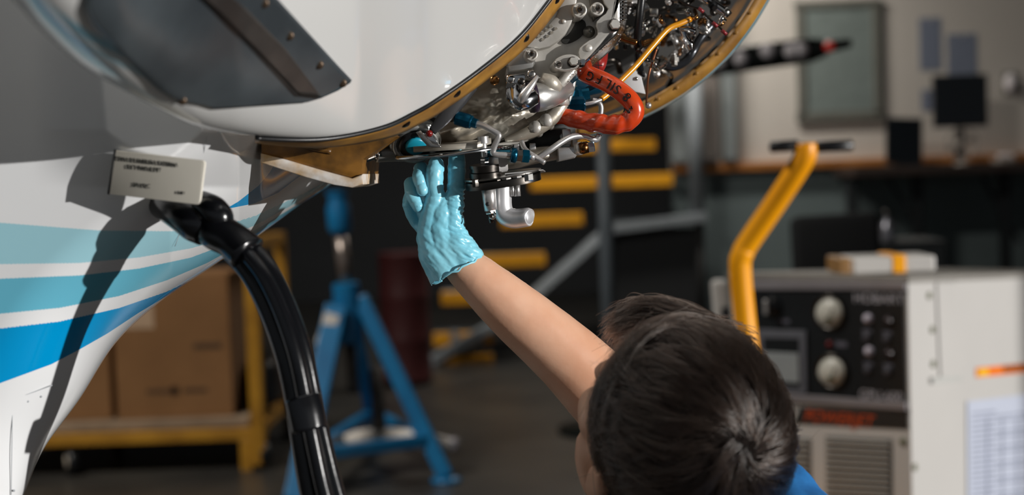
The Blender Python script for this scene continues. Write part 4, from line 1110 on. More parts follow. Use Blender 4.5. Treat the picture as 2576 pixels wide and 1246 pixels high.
def surf(d, k):
    return Vector((HCC[0] + d.x * HRAD[0] * k, HCC[1] + d.y * HRAD[1] * k, HCC[2] + d.z * HRAD[2] * k))
g_ok = 0
while g_ok < NG:
    d = Vector(np.random.normal(size=3)).normalized()
    if d.z < -0.55 and d.x > -0.3: continue
    if d.x > 0.72 and d.z < 0.55: continue
    if d.x > 0.25 and d.z < 0.05: continue
    clump = noise.noise_vector(d * 6.0) * 0.35
    L = random.uniform(0.6, 1.1)
    cur = d.copy()
    lift0 = random.uniform(0.985, 1.02)
    raise_ = random.uniform(0.02, 0.065)
    front = max(0.0, min(1.0, (d.x - 0.25) / 0.4)) * max(0.0, min(1.0, (d.z - 0.3) / 0.3))
    jit = Vector((random.gauss(0, 0.14), random.gauss(0, 0.14), random.gauss(0, 0.14)))
    guide = []; tang = []
    for j in range(NP):
        t = j / (NP - 1)
        k = lift0 + raise_ * math.sin(math.pi * min(1, t * 1.15)) + 0.09 * front * t
        p = surf(cur, k)
        guide.append(H(p.x, p.y, p.z))
        away = (cur - whd * cur.dot(whd))
        if away.length < 1e-4: away = Vector((1, 0, 0))
        away.normalize()
        swirl = whd.cross(away) * (0.6 * max(0, 1 - 1.2 * math.acos(max(-1, min(1, cur.dot(whd))))))
        flow = away + swirl + clump + jit
        if cur.z > 0.0: flow += Vector((0.30, 0.40, 0)) * (0.6 + cur.x * 0.4)
        flow += Vector((0, 0, -0.5)) * max(0, min(1, (0.4 - cur.z)))
        flow -= cur * flow.dot(cur)
        if flow.length < 1e-4: flow = away
        flow.normalize()
        if cur.z < -0.40 and cur.x > -0.40 and abs(cur.y) > 0.6: flow = flow * 0.15
        cur = (cur + flow * (L * 0.068)).normalized()
    for i in range(PER):
        n_ = g_ok * PER + i
        o1 = Vector((random.gauss(0, 1), random.gauss(0, 1), random.gauss(0, 1))) * 0.0030
        o2 = Vector((random.gauss(0, 1), random.gauss(0, 1), random.gauss(0, 1))) * 0.0014
        wild = Vector((random.gauss(0, 1), random.gauss(0, 1), random.gauss(0, 1))) * (0.010 if random.random() < 0.03 else 0.0)
        for j in range(NP):
            t = j / (NP - 1)
            pos[n_, j] = guide[j] + o1 * (1 - 0.75 * t) + o2 * t + wild * t * t
            rad[n_, j] = 0.00024 * (1 - 0.7 * t ** 2)
    g_ok += 1
# forelock loops
def lock(root, mid, tip, n, spread):
    global pos, rad
    P0 = np.zeros((n, NP, 3), dtype=np.float32); R0_ = np.zeros((n, NP), dtype=np.float32)
    for i in range(n):
        o = [Vector((random.gauss(0, spread), random.gauss(0, spread), random.gauss(0, spread))) for _ in range(3)]
        a, b, c = root + o[0] * 1.3, mid + o[1], tip + o[2] * 1.2
        for j in range(NP):
            t = j / (NP - 1)
            P0[i, j] = a * (1 - t) ** 2 + b * 2 * t * (1 - t) + c * t * t
            R0_[i, j] = 0.00028 * (1 - 0.7 * t * t)
    pos = np.concatenate([pos, P0]); rad = np.concatenate([rad, R0_])
lock(P(1800, 860, 1.30), P(1640, 700, 1.335), P(1556, 822, 1.36), 700, 0.006)
lock(P(1760, 850, 1.31), P(1610, 720, 1.34), P(1550, 840, 1.355), 450, 0.006)
lock(P(1840, 880, 1.29), P(1700, 770, 1.32), P(1580, 850, 1.345), 700, 0.008)
NS = pos.shape[0]
hc = bpy.data.hair_curves.new('hair_strands')
hc.add_curves([NP] * NS)
base = off(man)
hc.attributes['position'].data.foreach_set('vector', (pos - np.array(base, dtype=np.float32)).reshape(-1))
ra = hc.attributes.get('radius') or hc.attributes.new('radius', 'FLOAT', 'POINT')
ra.data.foreach_set('value', rad.reshape(-1))
mh = bpy.data.materials.new('dark_brown_hair'); mh.use_nodes = True
nt = mh.node_tree; nt.nodes.remove(nt.nodes['Principled BSDF'])
hb = nt.nodes.new('ShaderNodeBsdfHairPrincipled'); hb.parametrization = 'COLOR'
for nm, vl in (('Roughness', 0.2), ('Radial Roughness', 0.45), ('Coat', 0.15), ('Random Roughness', 0.2)):
    for sk_ in hb.inputs:
        if sk_.name == nm: sk_.default_value = vl
hi_ = nt.nodes.new('ShaderNodeHairInfo'); hr_ = nt.nodes.new('ShaderNodeValToRGB')
hr_.color_ramp.elements[0].color = (0.007, 0.0048, 0.004, 1); hr_.color_ramp.elements[1].color = (0.050, 0.033, 0.025, 1); hr_.color_ramp.elements[1].position = 0.9
nt.links.new(hi_.outputs['Random'], hr_.inputs[0])
nt.links.new(hr_.outputs[0], [k_ for k_ in hb.inputs if k_.name == 'Color'][0])
nt.links.new(hb.outputs[0], nt.nodes['Material Output'].inputs['Surface'])
hc.materials.append(mh)
ho = link('hair_strands', hc, hair)

# ================================================================== GROUND POWER UNIT
M_gw = mat('power_unit_white', (196, 193, 189), 0.42, var=0.04, scale=3)
M_gg = mat('power_unit_grey', (190, 190, 186), 0.45, var=0.04, scale=3)
M_rail = mat('grey_rail', (150, 146, 150), 0.4, 0.3)
M_pan = mat('black_panel', (20, 24, 27), 0.4, var=0.2)
M_yel = mat('yellow_enamel', (255, 172, 0), 0.4, c2=(246, 160, 0), scale=5)
M_prt = mat('panel_white_print', (190, 188, 196), 0.5)
M_dial = mat('dial_cream', (206, 206, 196), 0.4, var=0.05)
GC = P(2284, 712, 3.6)
ang = math.radians(42)
g1 = Vector((-math.cos(ang), math.sin(ang), 0)); g2 = Vector((math.sin(ang), math.cos(ang), 0))
gn1 = -g2; gn2 = -g1                                # outward normals: g1 face looks along -g2, g2 face along -g1
GT = GC.z
gpu = thing('ground_power_unit', 'white wheeled ground power unit with black gauge panel', 'power unit', (GC + g1 * 0.3 + g2 * 0.5).xy.to_3d())
def A_(px, py, lift=0.0): return onplane(px, py, GC, gn1) + gn1 * lift
def B_(px, py, lift=0.0): return onplane(px, py, GC, gn2) + gn2 * lift
GW = (A_(1838, 720) - GC).dot(g1); GL = 1.15
gup = Vector((0, 0, 1))
gc = GC + g1 * GW / 2 + g2 * GL / 2
SLOPE = 0.062                                       # the hood falls away towards the rear
def hood(u0, u1, w0, w1, zb, dz0, dz1):
    vs = []
    for u, w in ((u0, w0), (u1, w0), (u1, w1), (u0, w1)):
        q = GC + g1 * u + g2 * w
        vs.append((Vector((q.x, q.y, zb if zb is not None else GT - SLOPE * w + dz0)), Vector((q.x, q.y, GT - SLOPE * w + dz1))))
    V = [v[0] for v in vs] + [v[1] for v in vs]
    return V, [(3, 2, 1, 0), (4, 5, 6, 7), (0, 1, 5, 4), (1, 2, 6, 5), (2, 3, 7, 6), (3, 0, 4, 7)]
mk('body', hood(0, GW, 0, GL, 0.2, 0, 0), M_gw, gpu, False)
mk('top_lid', hood(-0.006, GW + 0.006, -0.008, GL + 0.01, None, 0.0, 0.016), mat('grey_lid', (140, 136, 130), 0.5), gpu, False)
for u in (0.12, GW - 0.12):
    for w in (0.18, GL - 0.18):
        wp = GC + g1 * u + g2 * w; wp.z = 0.11
        ww = mk('wheel', lathe([(0.05, -0.03), (0.10, -0.035), (0.11, -0.02), (0.11, 0.02), (0.10, 0.035), (0.05, 0.03)], wp, g1, 24), M_black, gpu)
        mk('wheel_fork', bbox_vf(wp + Vector((0, 0, 0.08)), (0.09, 0.04, 0.06), 0.004, frame3(-g1, g2, gup)), M_rail, gpu, False)
def qa(pts, lift, th, m, name, parent=gpu, f=A_, n=None, bev=0.0006, label=None):
    n = n or gn1
    o = mk(name, plate_vf([f(a, b, lift) for a, b in pts], -n * th, bev), m, parent, False)
    if label: o['label'] = label
    return o
pn = qa([(1880, 728), (2276, 729), (2282, 1012), (1905, 984)], 0.004, 0.006, M_pan, 'control_panel', label='black control panel with two round gauges')
qa([(1878, 704), (2281, 708), (2281, 729), (1879, 728)], 0.010, 0.012, M_rail, 'panel_rail')
qa([(1905, 984), (2283, 1012), (2284, 1031), (1906, 1001)], 0.010, 0.012, M_rail, 'panel_rail')
nb = qa([(1960, 1022), (2284, 1035), (2285, 1080), (1962, 1064)], 0.003, 0.004, mat('dark_name_strip', (38, 36, 34), 0.5), 'name_strip', label='dark strip with orange slanted lettering')
er = (A_(2200, 900) - A_(2100, 894)).normalized()
text('POWERJET', A_(2108, 1054, 0.004), er, gup, 0.046, mat('orange_print', (214, 84, 30), 0.5), nb, 'lettering', 0.35, sx=0.92)
qa([(1990, 1027), (2012, 1028), (1998, 1062), (1976, 1061)], 0.004, 0.001, M_gg, 'strip_emblem', nb, bev=0)
text('HOBART', A_(2212, 752, 0.005), er, gup, 0.036, M_prt, pn, 'lettering', sx=1.0)
text('GPU-600', A_(2218, 996, 0.005), er, gup, 0.034, M_prt, pn, 'lettering', sx=0.95)
# gauges
for a, b in ((2090, 785), (2096, 933)):
    c = A_(a, b, 0.004)
    g = mk('gauge', lathe([(0.047, 0), (0.048, 0.008), (0.043, 0.012), (0.041, 0.006), (0.002, 0.006)], c, gn1, 32), M_dsteel, gpu)
    mk('gauge_face', lathe([(0.041, 0), (0.041, 0.0012), (0.001, 0.0014)], c + gn1 * 0.0055, gn1, 32), M_dial, g)
    mk('needle', bar_vf(c + gn1 * 0.0085 - gup * 0.02, c + gn1 * 0.0085 + gup * 0.012 - g1 * 0.012, 0.002, 0.001), M_ink, g, False)
    mk('gauge_hub', lathe([(0.008, 0), (0.008, 0.003)], c + gn1 * 0.0075 - gup * 0.02, gn1, 12), mat('olive_hub', (70, 72, 40), 0.4), g)
M_form0 = mat('faint_print', (92, 92, 104), 0.6)
# knob, lamps, screws, small print
kb = mk('selector_knob', lathe([(0.030, 0), (0.030, 0.006), (0.018, 0.008), (0.016, 0.028), (0.012, 0.030)], A_(1945, 770, 0.004), gn1, 20), M_black, gpu)
mk('knob_grip', bbox_vf(A_(1945, 770, 0.036), (0.012, 0.012, 0.040), 0.003, frame3(er, gn1, gup)), M_satin, kb, False)
for a, b, s in ((2187, 802, 1), (2190, 884, 1), (2238, 806, 0), (2240, 888, 0)):
    lm = mk('indicator_lamp', lathe([(0.0135, 0), (0.0135, 0.005), (0.010, 0.006), (0.010, 0.010), (0.006, 0.014), (0.001, 0.0155)], A_(a, b, 0.004), gn1, 18), mat('lamp_lens_clear', (206, 200, 214), 0.15) if s else mat('lamp_lens_dull', (54, 44, 46), 0.2), gpu)
    mk('small_print', bbox_vf(A_(a - 4, b + 31, 0.0045), (0.026, 0.001, 0.008), 0, frame3(er, -gn1, gup)), M_form0, pn, False)
    mk('push_button', lathe([(0.011, 0), (0.011, 0.006), (0.008, 0.008)], A_(a - 4, b + 46, 0.004), gn1, 14), mat('grey_button', (74, 74, 82), 0.4), gpu)
mk('indicator_lamp', lathe([(0.009, 0), (0.009, 0.004), (0.006, 0.008)], A_(2090, 866, 0.004), gn1, 14), mat('red_lens', (110, 20, 24), 0.2), gpu)
mk('small_print', bbox_vf(A_(2118, 866, 0.0045), (0.034, 0.001, 0.014), 0, frame3(er, -gn1, gup)), M_form0, pn, False)
mk('small_print', bbox_vf(A_(1972, 808, 0.0045), (0.040, 0.001, 0.010), 0, frame3(er, -gn1, gup)), M_form0, pn, False)
# framed breaker door
fr = [(1912, 828), (2032, 832), (2034, 990), (1916, 982)]
br = qa(fr, 0.012, 0.010, mat('grey_black_frame', (104, 106, 114), 0.4, 0.1), 'breaker_frame')
qa([(1926, 848), (2016, 850), (2018, 974), (1930, 968)], 0.0135, 0.004, M_pan, 'breaker_recess', br)
qa([(1926, 884), (2016, 888), (2018, 962), (1930, 955)], 0.0175, 0.006, mat('grey_breaker', (158, 164, 166), 0.35, 0.1), 'breaker', br)
# louvres under the strip
for col, (a0, a1) in enumerate(((2082, 2240), (1950, 2036))):
    for k in range(13):
        yy = 1108 + k * 15
        c0, c1 = A_(a0, yy, 0.006), A_(a1, yy + (a1 - a0) * 0.055, 0.006)
        mk('louvre_slat', bar_vf(c0, c1, 0.003, 0.012, 0.001, gn1 + gup * 0.9), M_gg, gpu, False)
    qa([(a0 - 6, 1096), (a1 + 6, 1104), (a1 + 8, 1320), (a0 - 4, 1300)], 0.001, 0.002, mat('louvre_back', (120, 118, 114), 0.6), 'louvre_panel')
# white corner bumpers at the left end
LE_ = GC + g1 * GW
for k, (a0, a1, yy0, yy1) in enumerate(((1838, 1872, 700, 960), (1788, 1830, 704, 836))):
    pa = P((a0 + a1) / 2, yy0, 4.0 + 0.06 * k); pb = P((a0 + a1) / 2 + 10, yy1, 4.0 + 0.06 * k)
    mk('bumper', bar_vf(pa, pb, (a1 - a0) / FPX * 4.0, 0.05, 0.012, (0, 1, 0)), M_gw, gpu, False)
mk('bumper_bracket', bar_vf(P(1810, 790, 4.06), P(1870, 790, 4.02), 0.04, 0.04), M_pan, gpu, False)
# side face: hinge cover, screws, warning strip, document
qa([(2352, 712), (2400, 709), (2412, 950), (2362, 958)], 0.007, 0.007, M_gw, 'hinge_cover', f=B_, n=gn2, bev=0.003)
qa([(2338, 950), (2412, 944), (2413, 958), (2339, 966)], 0.010, 0.010, M_gg, 'hinge_foot', f=B_, n=gn2, bev=0.002)
SB = dome_mesh('panel_screw', 0.010, 0.006, mat('olive_screw', (110, 112, 84), 0.4, 0.4))
for a, b in ((2336, 744), (2344, 830), (2346, 916), (2300, 1176)): place('panel_screw', SB, B_(a, b), gn2, gpu)
for a, b in ((2272, 1112),): place('panel_screw', SB, A_(a, b), gn1, gpu)
ws = qa([(2454, 926), (2640, 908), (2640, 932), (2454, 950)], 0.002, 0.002, mat('warning_orange', (240, 120, 10), 0.5), 'warning_label', f=B_, n=gn2, bev=0, label='orange and yellow warning strip')
er2 = (B_(2560, 930) - B_(2460, 940)).normalized()
qa([(2458, 930), (2484, 927), (2484, 944), (2458, 946)], 0.003, 0.001, mat('warning_yellow', (250, 190, 20), 0.5), 'warning_triangle', ws, B_, gn2, 0)
text('WARNING', B_(2560, 927, 0.003), er2, gup, 0.036, M_ink, ws, 'lettering', sx=1.25)
pp = qa([(2430, 1010), (2640, 985), (2640, 1330), (2432, 1330)], 0.004, 0.002, mat('bluish_paper', (188, 194, 210), 0.6, var=0.03), 'document', f=B_, n=gn2, bev=0, label='bluish printed form on the side of the power unit')
M_form = mat('form_print', (120, 126, 148), 0.6)
for k in range(22):
    yy = 1040 + k * 13
    qa([(2440, yy), (2630, yy - 22), (2630, yy - 18), (2440, yy + 3)] if k % 3 else [(2440, yy), (2500, yy - 7), (2500, yy - 3), (2440, yy + 3)], 0.005, 0.0005, M_form, 'form_line', pp, B_, gn2, 0)
for a in (2478, 2516, 2552):
    qa([(a, 1052), (a + 3, 1052), (a + 3, 1330), (a, 1330)], 0.005, 0.0005, M_form, 'form_line', pp, B_, gn2, 0)
# yellow tow bar folded up in front, with black hand grips
ty = 3.42
tb = [P(1925, 1420, ty), P(1890, 960, ty), P(1872, 790, ty), P(1862, 672, ty - 0.01), P(1868, 640, ty - 0.015), P(1882, 612, ty - 0.02), P(1950, 512, ty - 0.06), P(2010, 420, ty - 0.10), P(2026, 388, ty - 0.11), P(2026, 362, ty - 0.11)]
tb = [Vector((tb[0].x, tb[0].y + 0.1, 0.16)), Vector((tb[0].x, tb[0].y, 0.25))] + tb[1:]
mk('tow_bar', tube(tb, 0.0262, 14, 5), M_yel, gpu, label='bent yellow tow bar of the power unit')
mk('tow_hinge', bbox_vf(tb[0] + Vector((0.0, 0.10, 0.03)), (0.12, 0.34, 0.08), 0.006), M_yel, gpu, False)
for a, b in ((1936, 2010), (2046, 2146)):
    mk('hand_grip', tube([P(a, 370, ty - 0.11), P(a + 4, 370, ty - 0.11), P(b - 4, 366, ty - 0.11), P(b, 366, ty - 0.11)], [0.008, 0.0135, 0.0135, 0.008], 14, smooth=False), M_black, gpu)
mk('grip_bar', tube([P(1990, 369, ty - 0.11), P(2066, 367, ty - 0.11)], 0.009, 12, smooth=False), M_black, gpu)

# white case with a yellow band lying on the unit
wc = thing('equipment_case', 'white flat case with yellow band lying on top of the power unit', 'case', (P(2215, 690, 3.92).x, 3.92, GT + 0.006))
cz = GT + 0.006
x0, x1 = P(2132, 680, 3.92).x, P(2338, 680, 3.92).x
mk('body', bbox_vf(((x0 + x1) / 2, 3.94, cz + 0.022), (x1 - x0, 0.16, 0.044), 0.006), M_gw, wc, False)
mk('band', bbox_vf((P(2248, 680, 3.92).x, 3.94, cz + 0.024), (0.036, 0.166, 0.048), 0.003), M_yel, wc, False)
mk('end_cap', bbox_vf((x0 - 0.018, 3.94, cz + 0.022), (0.036, 0.16, 0.044), 0.006), mat('tan_cap', (150, 112, 66), 0.5), wc, False)

# ================================================================== BLUE TRIPOD JACK
M_jb = mat('jack_blue_enamel', (18, 120, 172), 0.4, c2=(10, 100, 150), scale=6)
M_jlit = mat('jack_sunlit_white', (224, 216, 206), 0.5, var=0.06)  # white put in for sunlit patches on leg and base
JY = 5.7
jb = PZ(950, 1195, 0.0)
jk = thing('tripod_jack', 'blue tripod aircraft jack with a chrome ram', 'jack', (P(900, 1000, JY).x, JY, 0))
def JP(a, b, d=0.0): return P(a, b, JY + d)
jr = lambda px: px * JY / FPX
mk('jack_head', lathe([(jr(20), 0), (jr(26), 0.01), (jr(30), 0.03), (jr(30), 0.11), (jr(24), 0.13), (jr(24), 0.155), (jr(28), 0.16), (jr(28), 0.175)], JP(856, 590), JP(848, 480) - JP(856, 590), 20), M_jb, jk, True, 30)
mk('ram', tube([JP(856, 590), JP(872, 725)], jr(17), 16, smooth=False), mat('grey_ram', (150, 138, 130), 0.3, 0.7), jk)
mk('collar', lathe([(jr(30), 0), (jr(34), 0.005), (jr(34), 0.06), (jr(26), 0.065)], JP(873, 752), JP(868, 705) - JP(873, 752), 20), M_jb, jk, True, 30)
mk('cylinder', tube([JP(872, 745), JP(880, 862)], jr(36), 20, smooth=False), M_jb, jk, True, 40)
mk('inner_tube', tube([JP(880, 860), JP(890, 990)], jr(15), 14, smooth=False), mat('grey_pipe', (86, 80, 74), 0.4, 0.4), jk)
legs = [(JP(846, 772, -0.06), PZ(742, 1262, 0.02)), (JP(906, 748), PZ(1122, 1200, 0.02)), (JP(880, 770, 0.12), Vector((JP(960, 1000).x - 0.1, JY + 0.75, 0.02)))]
mk('leg', bar_vf(legs[0][0], legs[0][1], 0.085, 0.05, 0.006, (0, 1, 0)), M_jb, jk, False)
mk('leg', bar_vf(legs[1][0], legs[1][1], 0.062, 0.05, 0.006, (0, 1, 0)), M_jb, jk, False)
mk('leg', bar_vf(legs[2][0], legs[2][1], 0.06, 0.05, 0.006, (0, 1, 0)), M_jb, jk, False)
for l in legs:
    mk('foot', lathe([(0.06, 0), (0.06, 0.012), (0.03, 0.02)], Vector((l[1].x, l[1].y, 0.0)), (0, 0, 1), 18), M_jb, jk)
mk('leg_sunlit_patch', bar_vf(JP(838, 792, -0.1), JP(812, 872, -0.13), 0.06, 0.05, 0.004, (0, 1, 0)), M_jlit, jk, False)  # white bar painted as the sunlit patch of the leg
t1 = legs[1][0] + (legs[1][1] - legs[1][0]) * 0.80
t0 = legs[0][0] + (legs[0][1] - legs[0][0]) * 0.78
mk('cross_brace', bar_vf(t0, t1, 0.045, 0.045, 0.004), M_jb, jk, False)
bz = legs[2][0] + (legs[2][1] - legs[2][0]) * 0.8
mk('cross_brace', bar_vf(t1, bz, 0.04, 0.04, 0.004), M_jb, jk, False)
mk('cross_brace', bar_vf(t0, bz, 0.04, 0.04, 0.004), M_jb, jk, False)
mk('screw_post', tube([JP(945, 930, 0.05), JP(958, 1130, 0.05)], jr(17), 14, smooth=False), mat('grey_pipe', (86, 80, 74)), jk)
mk('caster_arm', tube([JP(838, 1112, 0.05), JP(900, 1104, 0.05), JP(955, 1102, 0.05)], [jr(8), jr(22), jr(26)], 14, smooth=False), M_jlit, jk)
mk('caster_arm', tube([JP(960, 1100, 0.05), JP(1050, 1106, 0.0), JP(1140, 1118, -0.05)], [jr(26), jr(24), jr(14)], 14, smooth=False), M_jlit, jk)
mk('caster_wheel', lathe([(jr(8), -0.02), (jr(16), -0.02), (jr(16), 0.02), (jr(8), 0.02)], JP(1140, 1118, -0.05), (0.3, 1, 0), 18), M_rail, jk)
mk('caster_arm', tube([JP(838, 1140, -0.1), JP(880, 1136, -0.1)], jr(12), 12, smooth=False), M_jlit, jk)

# ================================================================== YELLOW CART WITH BOXES
M_cy = mat('dull_yellow_frame', (186, 134, 34), 0.5, c2=(160, 112, 26), scale=7)
M_card = mat('brown_cardboard', (138, 98, 58), 0.8, c2=(126, 88, 50), scale=4)
CY = 5.9
cx0, cx1 = P(120, 1100, CY).x - 0.25, P(655, 1100, CY).x
cdep = 0.75
zf = P(380, 1100, CY).z
crt = thing('platform_cart', 'yellow steel platform cart on castors behind the airplane belly', 'cart', ((cx0 + cx1) / 2, CY + cdep / 2, 0))
rr = 0.048
for yy in (CY, CY + cdep):
    mk('side_rail', bbox_vf(((cx0 + cx1) / 2, yy, zf), (cx1 - cx0, rr, rr), 0.004), M_cy, crt, False)
for xx in (cx0 + rr / 2, cx1 - rr / 2):
    mk('end_rail', bbox_vf((xx, CY + cdep / 2, zf), (rr, cdep, rr), 0.004), M_cy, crt, False)
ux = P(645, 950, CY).x
ztop = P(640, 690, CY).z + 0.12
mk('upright', bbox_vf((ux, CY - 0.01, (ztop + zf) / 2 - 0.06), (0.056, 0.05, ztop - zf + 0.14), 0.004), M_cy, crt, False)
mk('upright', bbox_vf((ux, CY + cdep, (ztop + zf) / 2), (0.05, 0.05, ztop - zf + 0.05), 0.004), M_cy, crt, False)
mk('top_bar', bbox_vf((ux, CY + cdep / 2, ztop), (0.05, cdep, 0.05), 0.004), M_cy, crt, False)
mk('stub_leg', bbox_vf((P(622, 1150, CY).x, CY, zf - 0.12), (0.05, 0.05, 0.2), 0.004), M_cy, crt, False)
mk('deck', bbox_vf(((cx0 + cx1) / 2 - 0.02, CY + cdep / 2, zf + 0.045), (cx1 - cx0 - 0.06, cdep - 0.02, 0.04), 0.004), mat('pale_deck_board', (150, 128, 104), 0.7, var=0.3, scale=9), crt, False)
for a, yy in ((180, CY + 0.02), (663, CY + 0.02), (180, CY + cdep - 0.05), (663, CY + cdep - 0.05)):
    xw = P(a, 1190, CY).x
    fk = mk('castor_fork', bbox_vf((xw, yy, (zf + 0.10) / 2 + 0.02), (0.03, 0.06, zf - 0.10), 0.003), M_cy, crt, False)
    mk('castor_wheel', lathe([(0.022, -0.022), (0.048, -0.022), (0.055, -0.012), (0.055, 0.012), (0.048, 0.022), (0.022, 0.022)], (xw, yy - 0.01, 0.055), (1, 0.5, 0), 20), M_black, crt)
    mk('castor_hub', lathe([(0.030, -0.024), (0.030, 0.024)], (xw, yy - 0.01, 0.055), (1, 0.5, 0), 16), mat('cream_hub', (214, 200, 180), 0.5), crt)
def carton(a0, b0, a1, b1, yfr, dep, lab, mk_print=True, m=None):
    p0, p1 = P(a0, b1, yfr), P(a1, b0, yfr)
    zb = zf + 0.065
    h = p1.z - zb
    t = thing('cardboard_box', lab, 'box', ((p0.x + p1.x) / 2, yfr + dep / 2, zb), 'cardboard boxes on the yellow cart')
    w = p1.x - p0.x
    c = Vector(((p0.x + p1.x) / 2, yfr + dep / 2, zb + h / 2))
    mk('carton', bbox_vf(c, (w, dep, h), 0.004), m or M_card, t, False)
    for s in (-1, 1):
        mk('flap', bbox_vf(c + Vector((0, s * dep / 4, h / 2 + 0.002)), (w * 0.995, dep / 2 - 0.003, 0.004)), m or M_card, t, False)
    if mk_print:
        mk('packing_label', bbox_vf(Vector((p0.x + w * 0.22, yfr - 0.001, zb + h * 0.72)), (0.13, 0.002, 0.10)), mat('label_paper', (190, 160, 130), 0.7), t, False)
        mk('round_mark', lathe([(0.022, 0), (0.022, 0.0006), (0.014, 0.0006), (0.014, 0)], Vector((p0.x + w * 0.50, yfr - 0.0006, zb + h * 0.19)), (0, -1, 0), 20), mat('box_print', (84, 60, 38), 0.8), t, False)
        for dx in (0.36, 0.68):
            mk('print_block', bbox_vf(Vector((p0.x + w * dx, yfr - 0.001, zb + h * 0.19)), (0.10, 0.001, 0.018)), mat('box_print', (84, 60, 38)), t, False)
        mk('print_block', bbox_vf(Vector((p0.x + w * 0.80, yfr - 0.001, zb + h * 0.50)), (0.12, 0.001, 0.025)), mat('box_print', (84, 60, 38)), t, False)
carton(296, 690, 572, 1048, CY + 0.08, 0.42, 'large brown cardboard box standing on the yellow cart')
carton(60, 850, 272, 1048, CY + 0.10, 0.40, 'smaller brown cardboard box at the left end of the cart', False)
bp = thing('tool_bag', 'small black bag standing beside the large cardboard box', 'bag', (P(612, 1000, CY).x, CY + 0.4, zf + 0.065))
mk('bag_body', bbox_vf((P(612, 1000, CY).x + 0.02, CY + 0.40, zf + 0.065 + 0.10), (0.13, 0.30, 0.20), 0.03, None, 3), M_black, bp)
mk('bag_handle', tube([(P(612, 1000, CY).x + 0.02, CY + 0.32, zf + 0.25), (P(612, 1000, CY).x + 0.02, CY + 0.34, zf + 0.32), (P(612, 1000, CY).x + 0.02, CY + 0.46, zf + 0.32), (P(612, 1000, CY).x + 0.02, CY + 0.48, zf + 0.25)], 0.008, 8), M_black, bp)

# dark red drum further back
rdm = thing('steel_drum', 'dark red upright drum in the shade behind the jack', 'drum', (P(1015, 700, 8.2).x, 8.2, 0))
rx_ = 62 / FPX * 8.2
zt = P(1015, 640, 8.2).z
mk('drum_shell', lathe([(rx_, 0.02), (rx_ * 1.03, 0.03), (rx_, 0.04), (rx_, zt * 0.33), (rx_ * 1.03, zt * 0.35), (rx_, zt * 0.37), (rx_, zt * 0.66), (rx_ * 1.03, zt * 0.68), (rx_, zt * 0.70), (rx_, zt), (rx_ * 1.03, zt + 0.01), (rx_ * 0.96, zt + 0.012)], (P(1015, 700, 8.2).x, 8.2, 0), (0, 0, 1), 28), mat('dark_red_paint', (70, 26, 26), 0.5), rdm)
mk('drum_ring', lathe([(rx_ * 0.99, 0), (rx_ * 0.99, 0.02)], (P(1015, 700, 8.2).x, 8.2, 0), (0, 0, 1), 28), M_dsteel, rdm)

# ================================================================== YELLOW-TREAD STEPS
SY = 9.0
st = thing('access_steps', 'grey access stairs with yellow tread edges', 'stairs', (P(1350, 900, SY).x, SY, 0))
M_ty = mat('yellow_tread', (236, 164, 10), 0.5, var=0.1)
M_sg = mat('stair_grey', (132, 138, 142), 0.55, var=0.1)
ts = [(1050, 1240, 912, 0.0), (1090, 1240, 852, 0.1), (1110, 1300, 748, 0.2), (1200, 1372, 655, 0.35), (1260, 1466, 554, 0.5), (1335, 1692, 458, 0.65), (1450, 1648, 366, 0.9)]
for a0, a1, b, d in ts:
    pa, pb = P(a0, b + (a1 - a0) * 0.05, SY + d), P(a1, b - (a1 - a0) * 0.05, SY + d)
    zc = (pa.z + pb.z) / 2
    mk('tread', bbox_vf(((pa.x + pb.x) / 2, SY + d + 0.14, zc + 0.02), (pb.x - pa.x, 0.28, 0.03), 0.004), M_sg, st, False)
    mk('tread_edge', bbox_vf(((pa.x + pb.x) / 2, SY + d - 0.012, zc), (pb.x - pa.x, 0.024, 0.085), 0.006), M_ty, st, False)
mk('stringer', bar_vf(P(1290, 790, SY + 0.1), P(1520, 585, SY + 0.7), 0.06, 0.15, 0.006, (0, 1, 0)), M_sg, st, False)
mk('stringer', bar_vf(P(1080, 912, SY + 0.0), P(1290, 790, SY + 0.1), 0.06, 0.15, 0.006, (0, 1, 0)), M_sg, st, False)
mk('platform_edge', bar_vf(P(1510, 580, SY + 0.7), P(1775, 545, SY + 0.7), 0.06, 0.12, 0.006, (0, 1, 0)), M_sg, st, False)
mk('platform', bbox_vf((P(1640, 565, SY + 1.0).x, SY + 1.15 - 0.35, P(1640, 560, SY + 0.7).z), (0.66, 0.1, 0.05), 0.004), M_sg, st, False)
for a, b0, b1 in ((1735, 140, 560),):
    pa, pb = P(a - 8, b0, SY + 0.7), P(a + 20, b1, SY + 0.7)
    mk('handrail_post', tube([Vector((pb.x, pb.y, pa.z)), pb], 0.05 if a < 1600 else 0.055, 12, smooth=False), M_sg, st)
hp0, hp1 = P(1490, 290, SY + 0.7), P(1735, 140, SY + 0.7)
mk('handrail', tube([hp0 - (hp1 - hp0) * 0.8, hp0, hp1], 0.03, 10, smooth=False), M_sg, st)
# lower support of the platform down to the floor
for a in (1530, 1760):
    q = P(a, 560, SY + 0.72)
    mk('support_post', tube([Vector((q.x, q.y, 0)), q], 0.03, 10, smooth=False), M_dark, st)
mk('side_sheet', bbox_vf((P(1640, 600, SY + 0.72).x, SY + 0.74, P(1640, 570, SY + 0.72).z / 2), (0.62, 0.02, P(1640, 570, SY + 0.72).z - 0.02)), mat('black_sheeting', (24, 26, 28), 0.8), st, False)
for a in (1145, 1210):
    q = P(a, 905, SY + 0.02); mk('step_leg', bbox_vf((q.x, SY + 0.1, 0.1), (0.05, 0.05, 0.2)), M_sg, st, False)

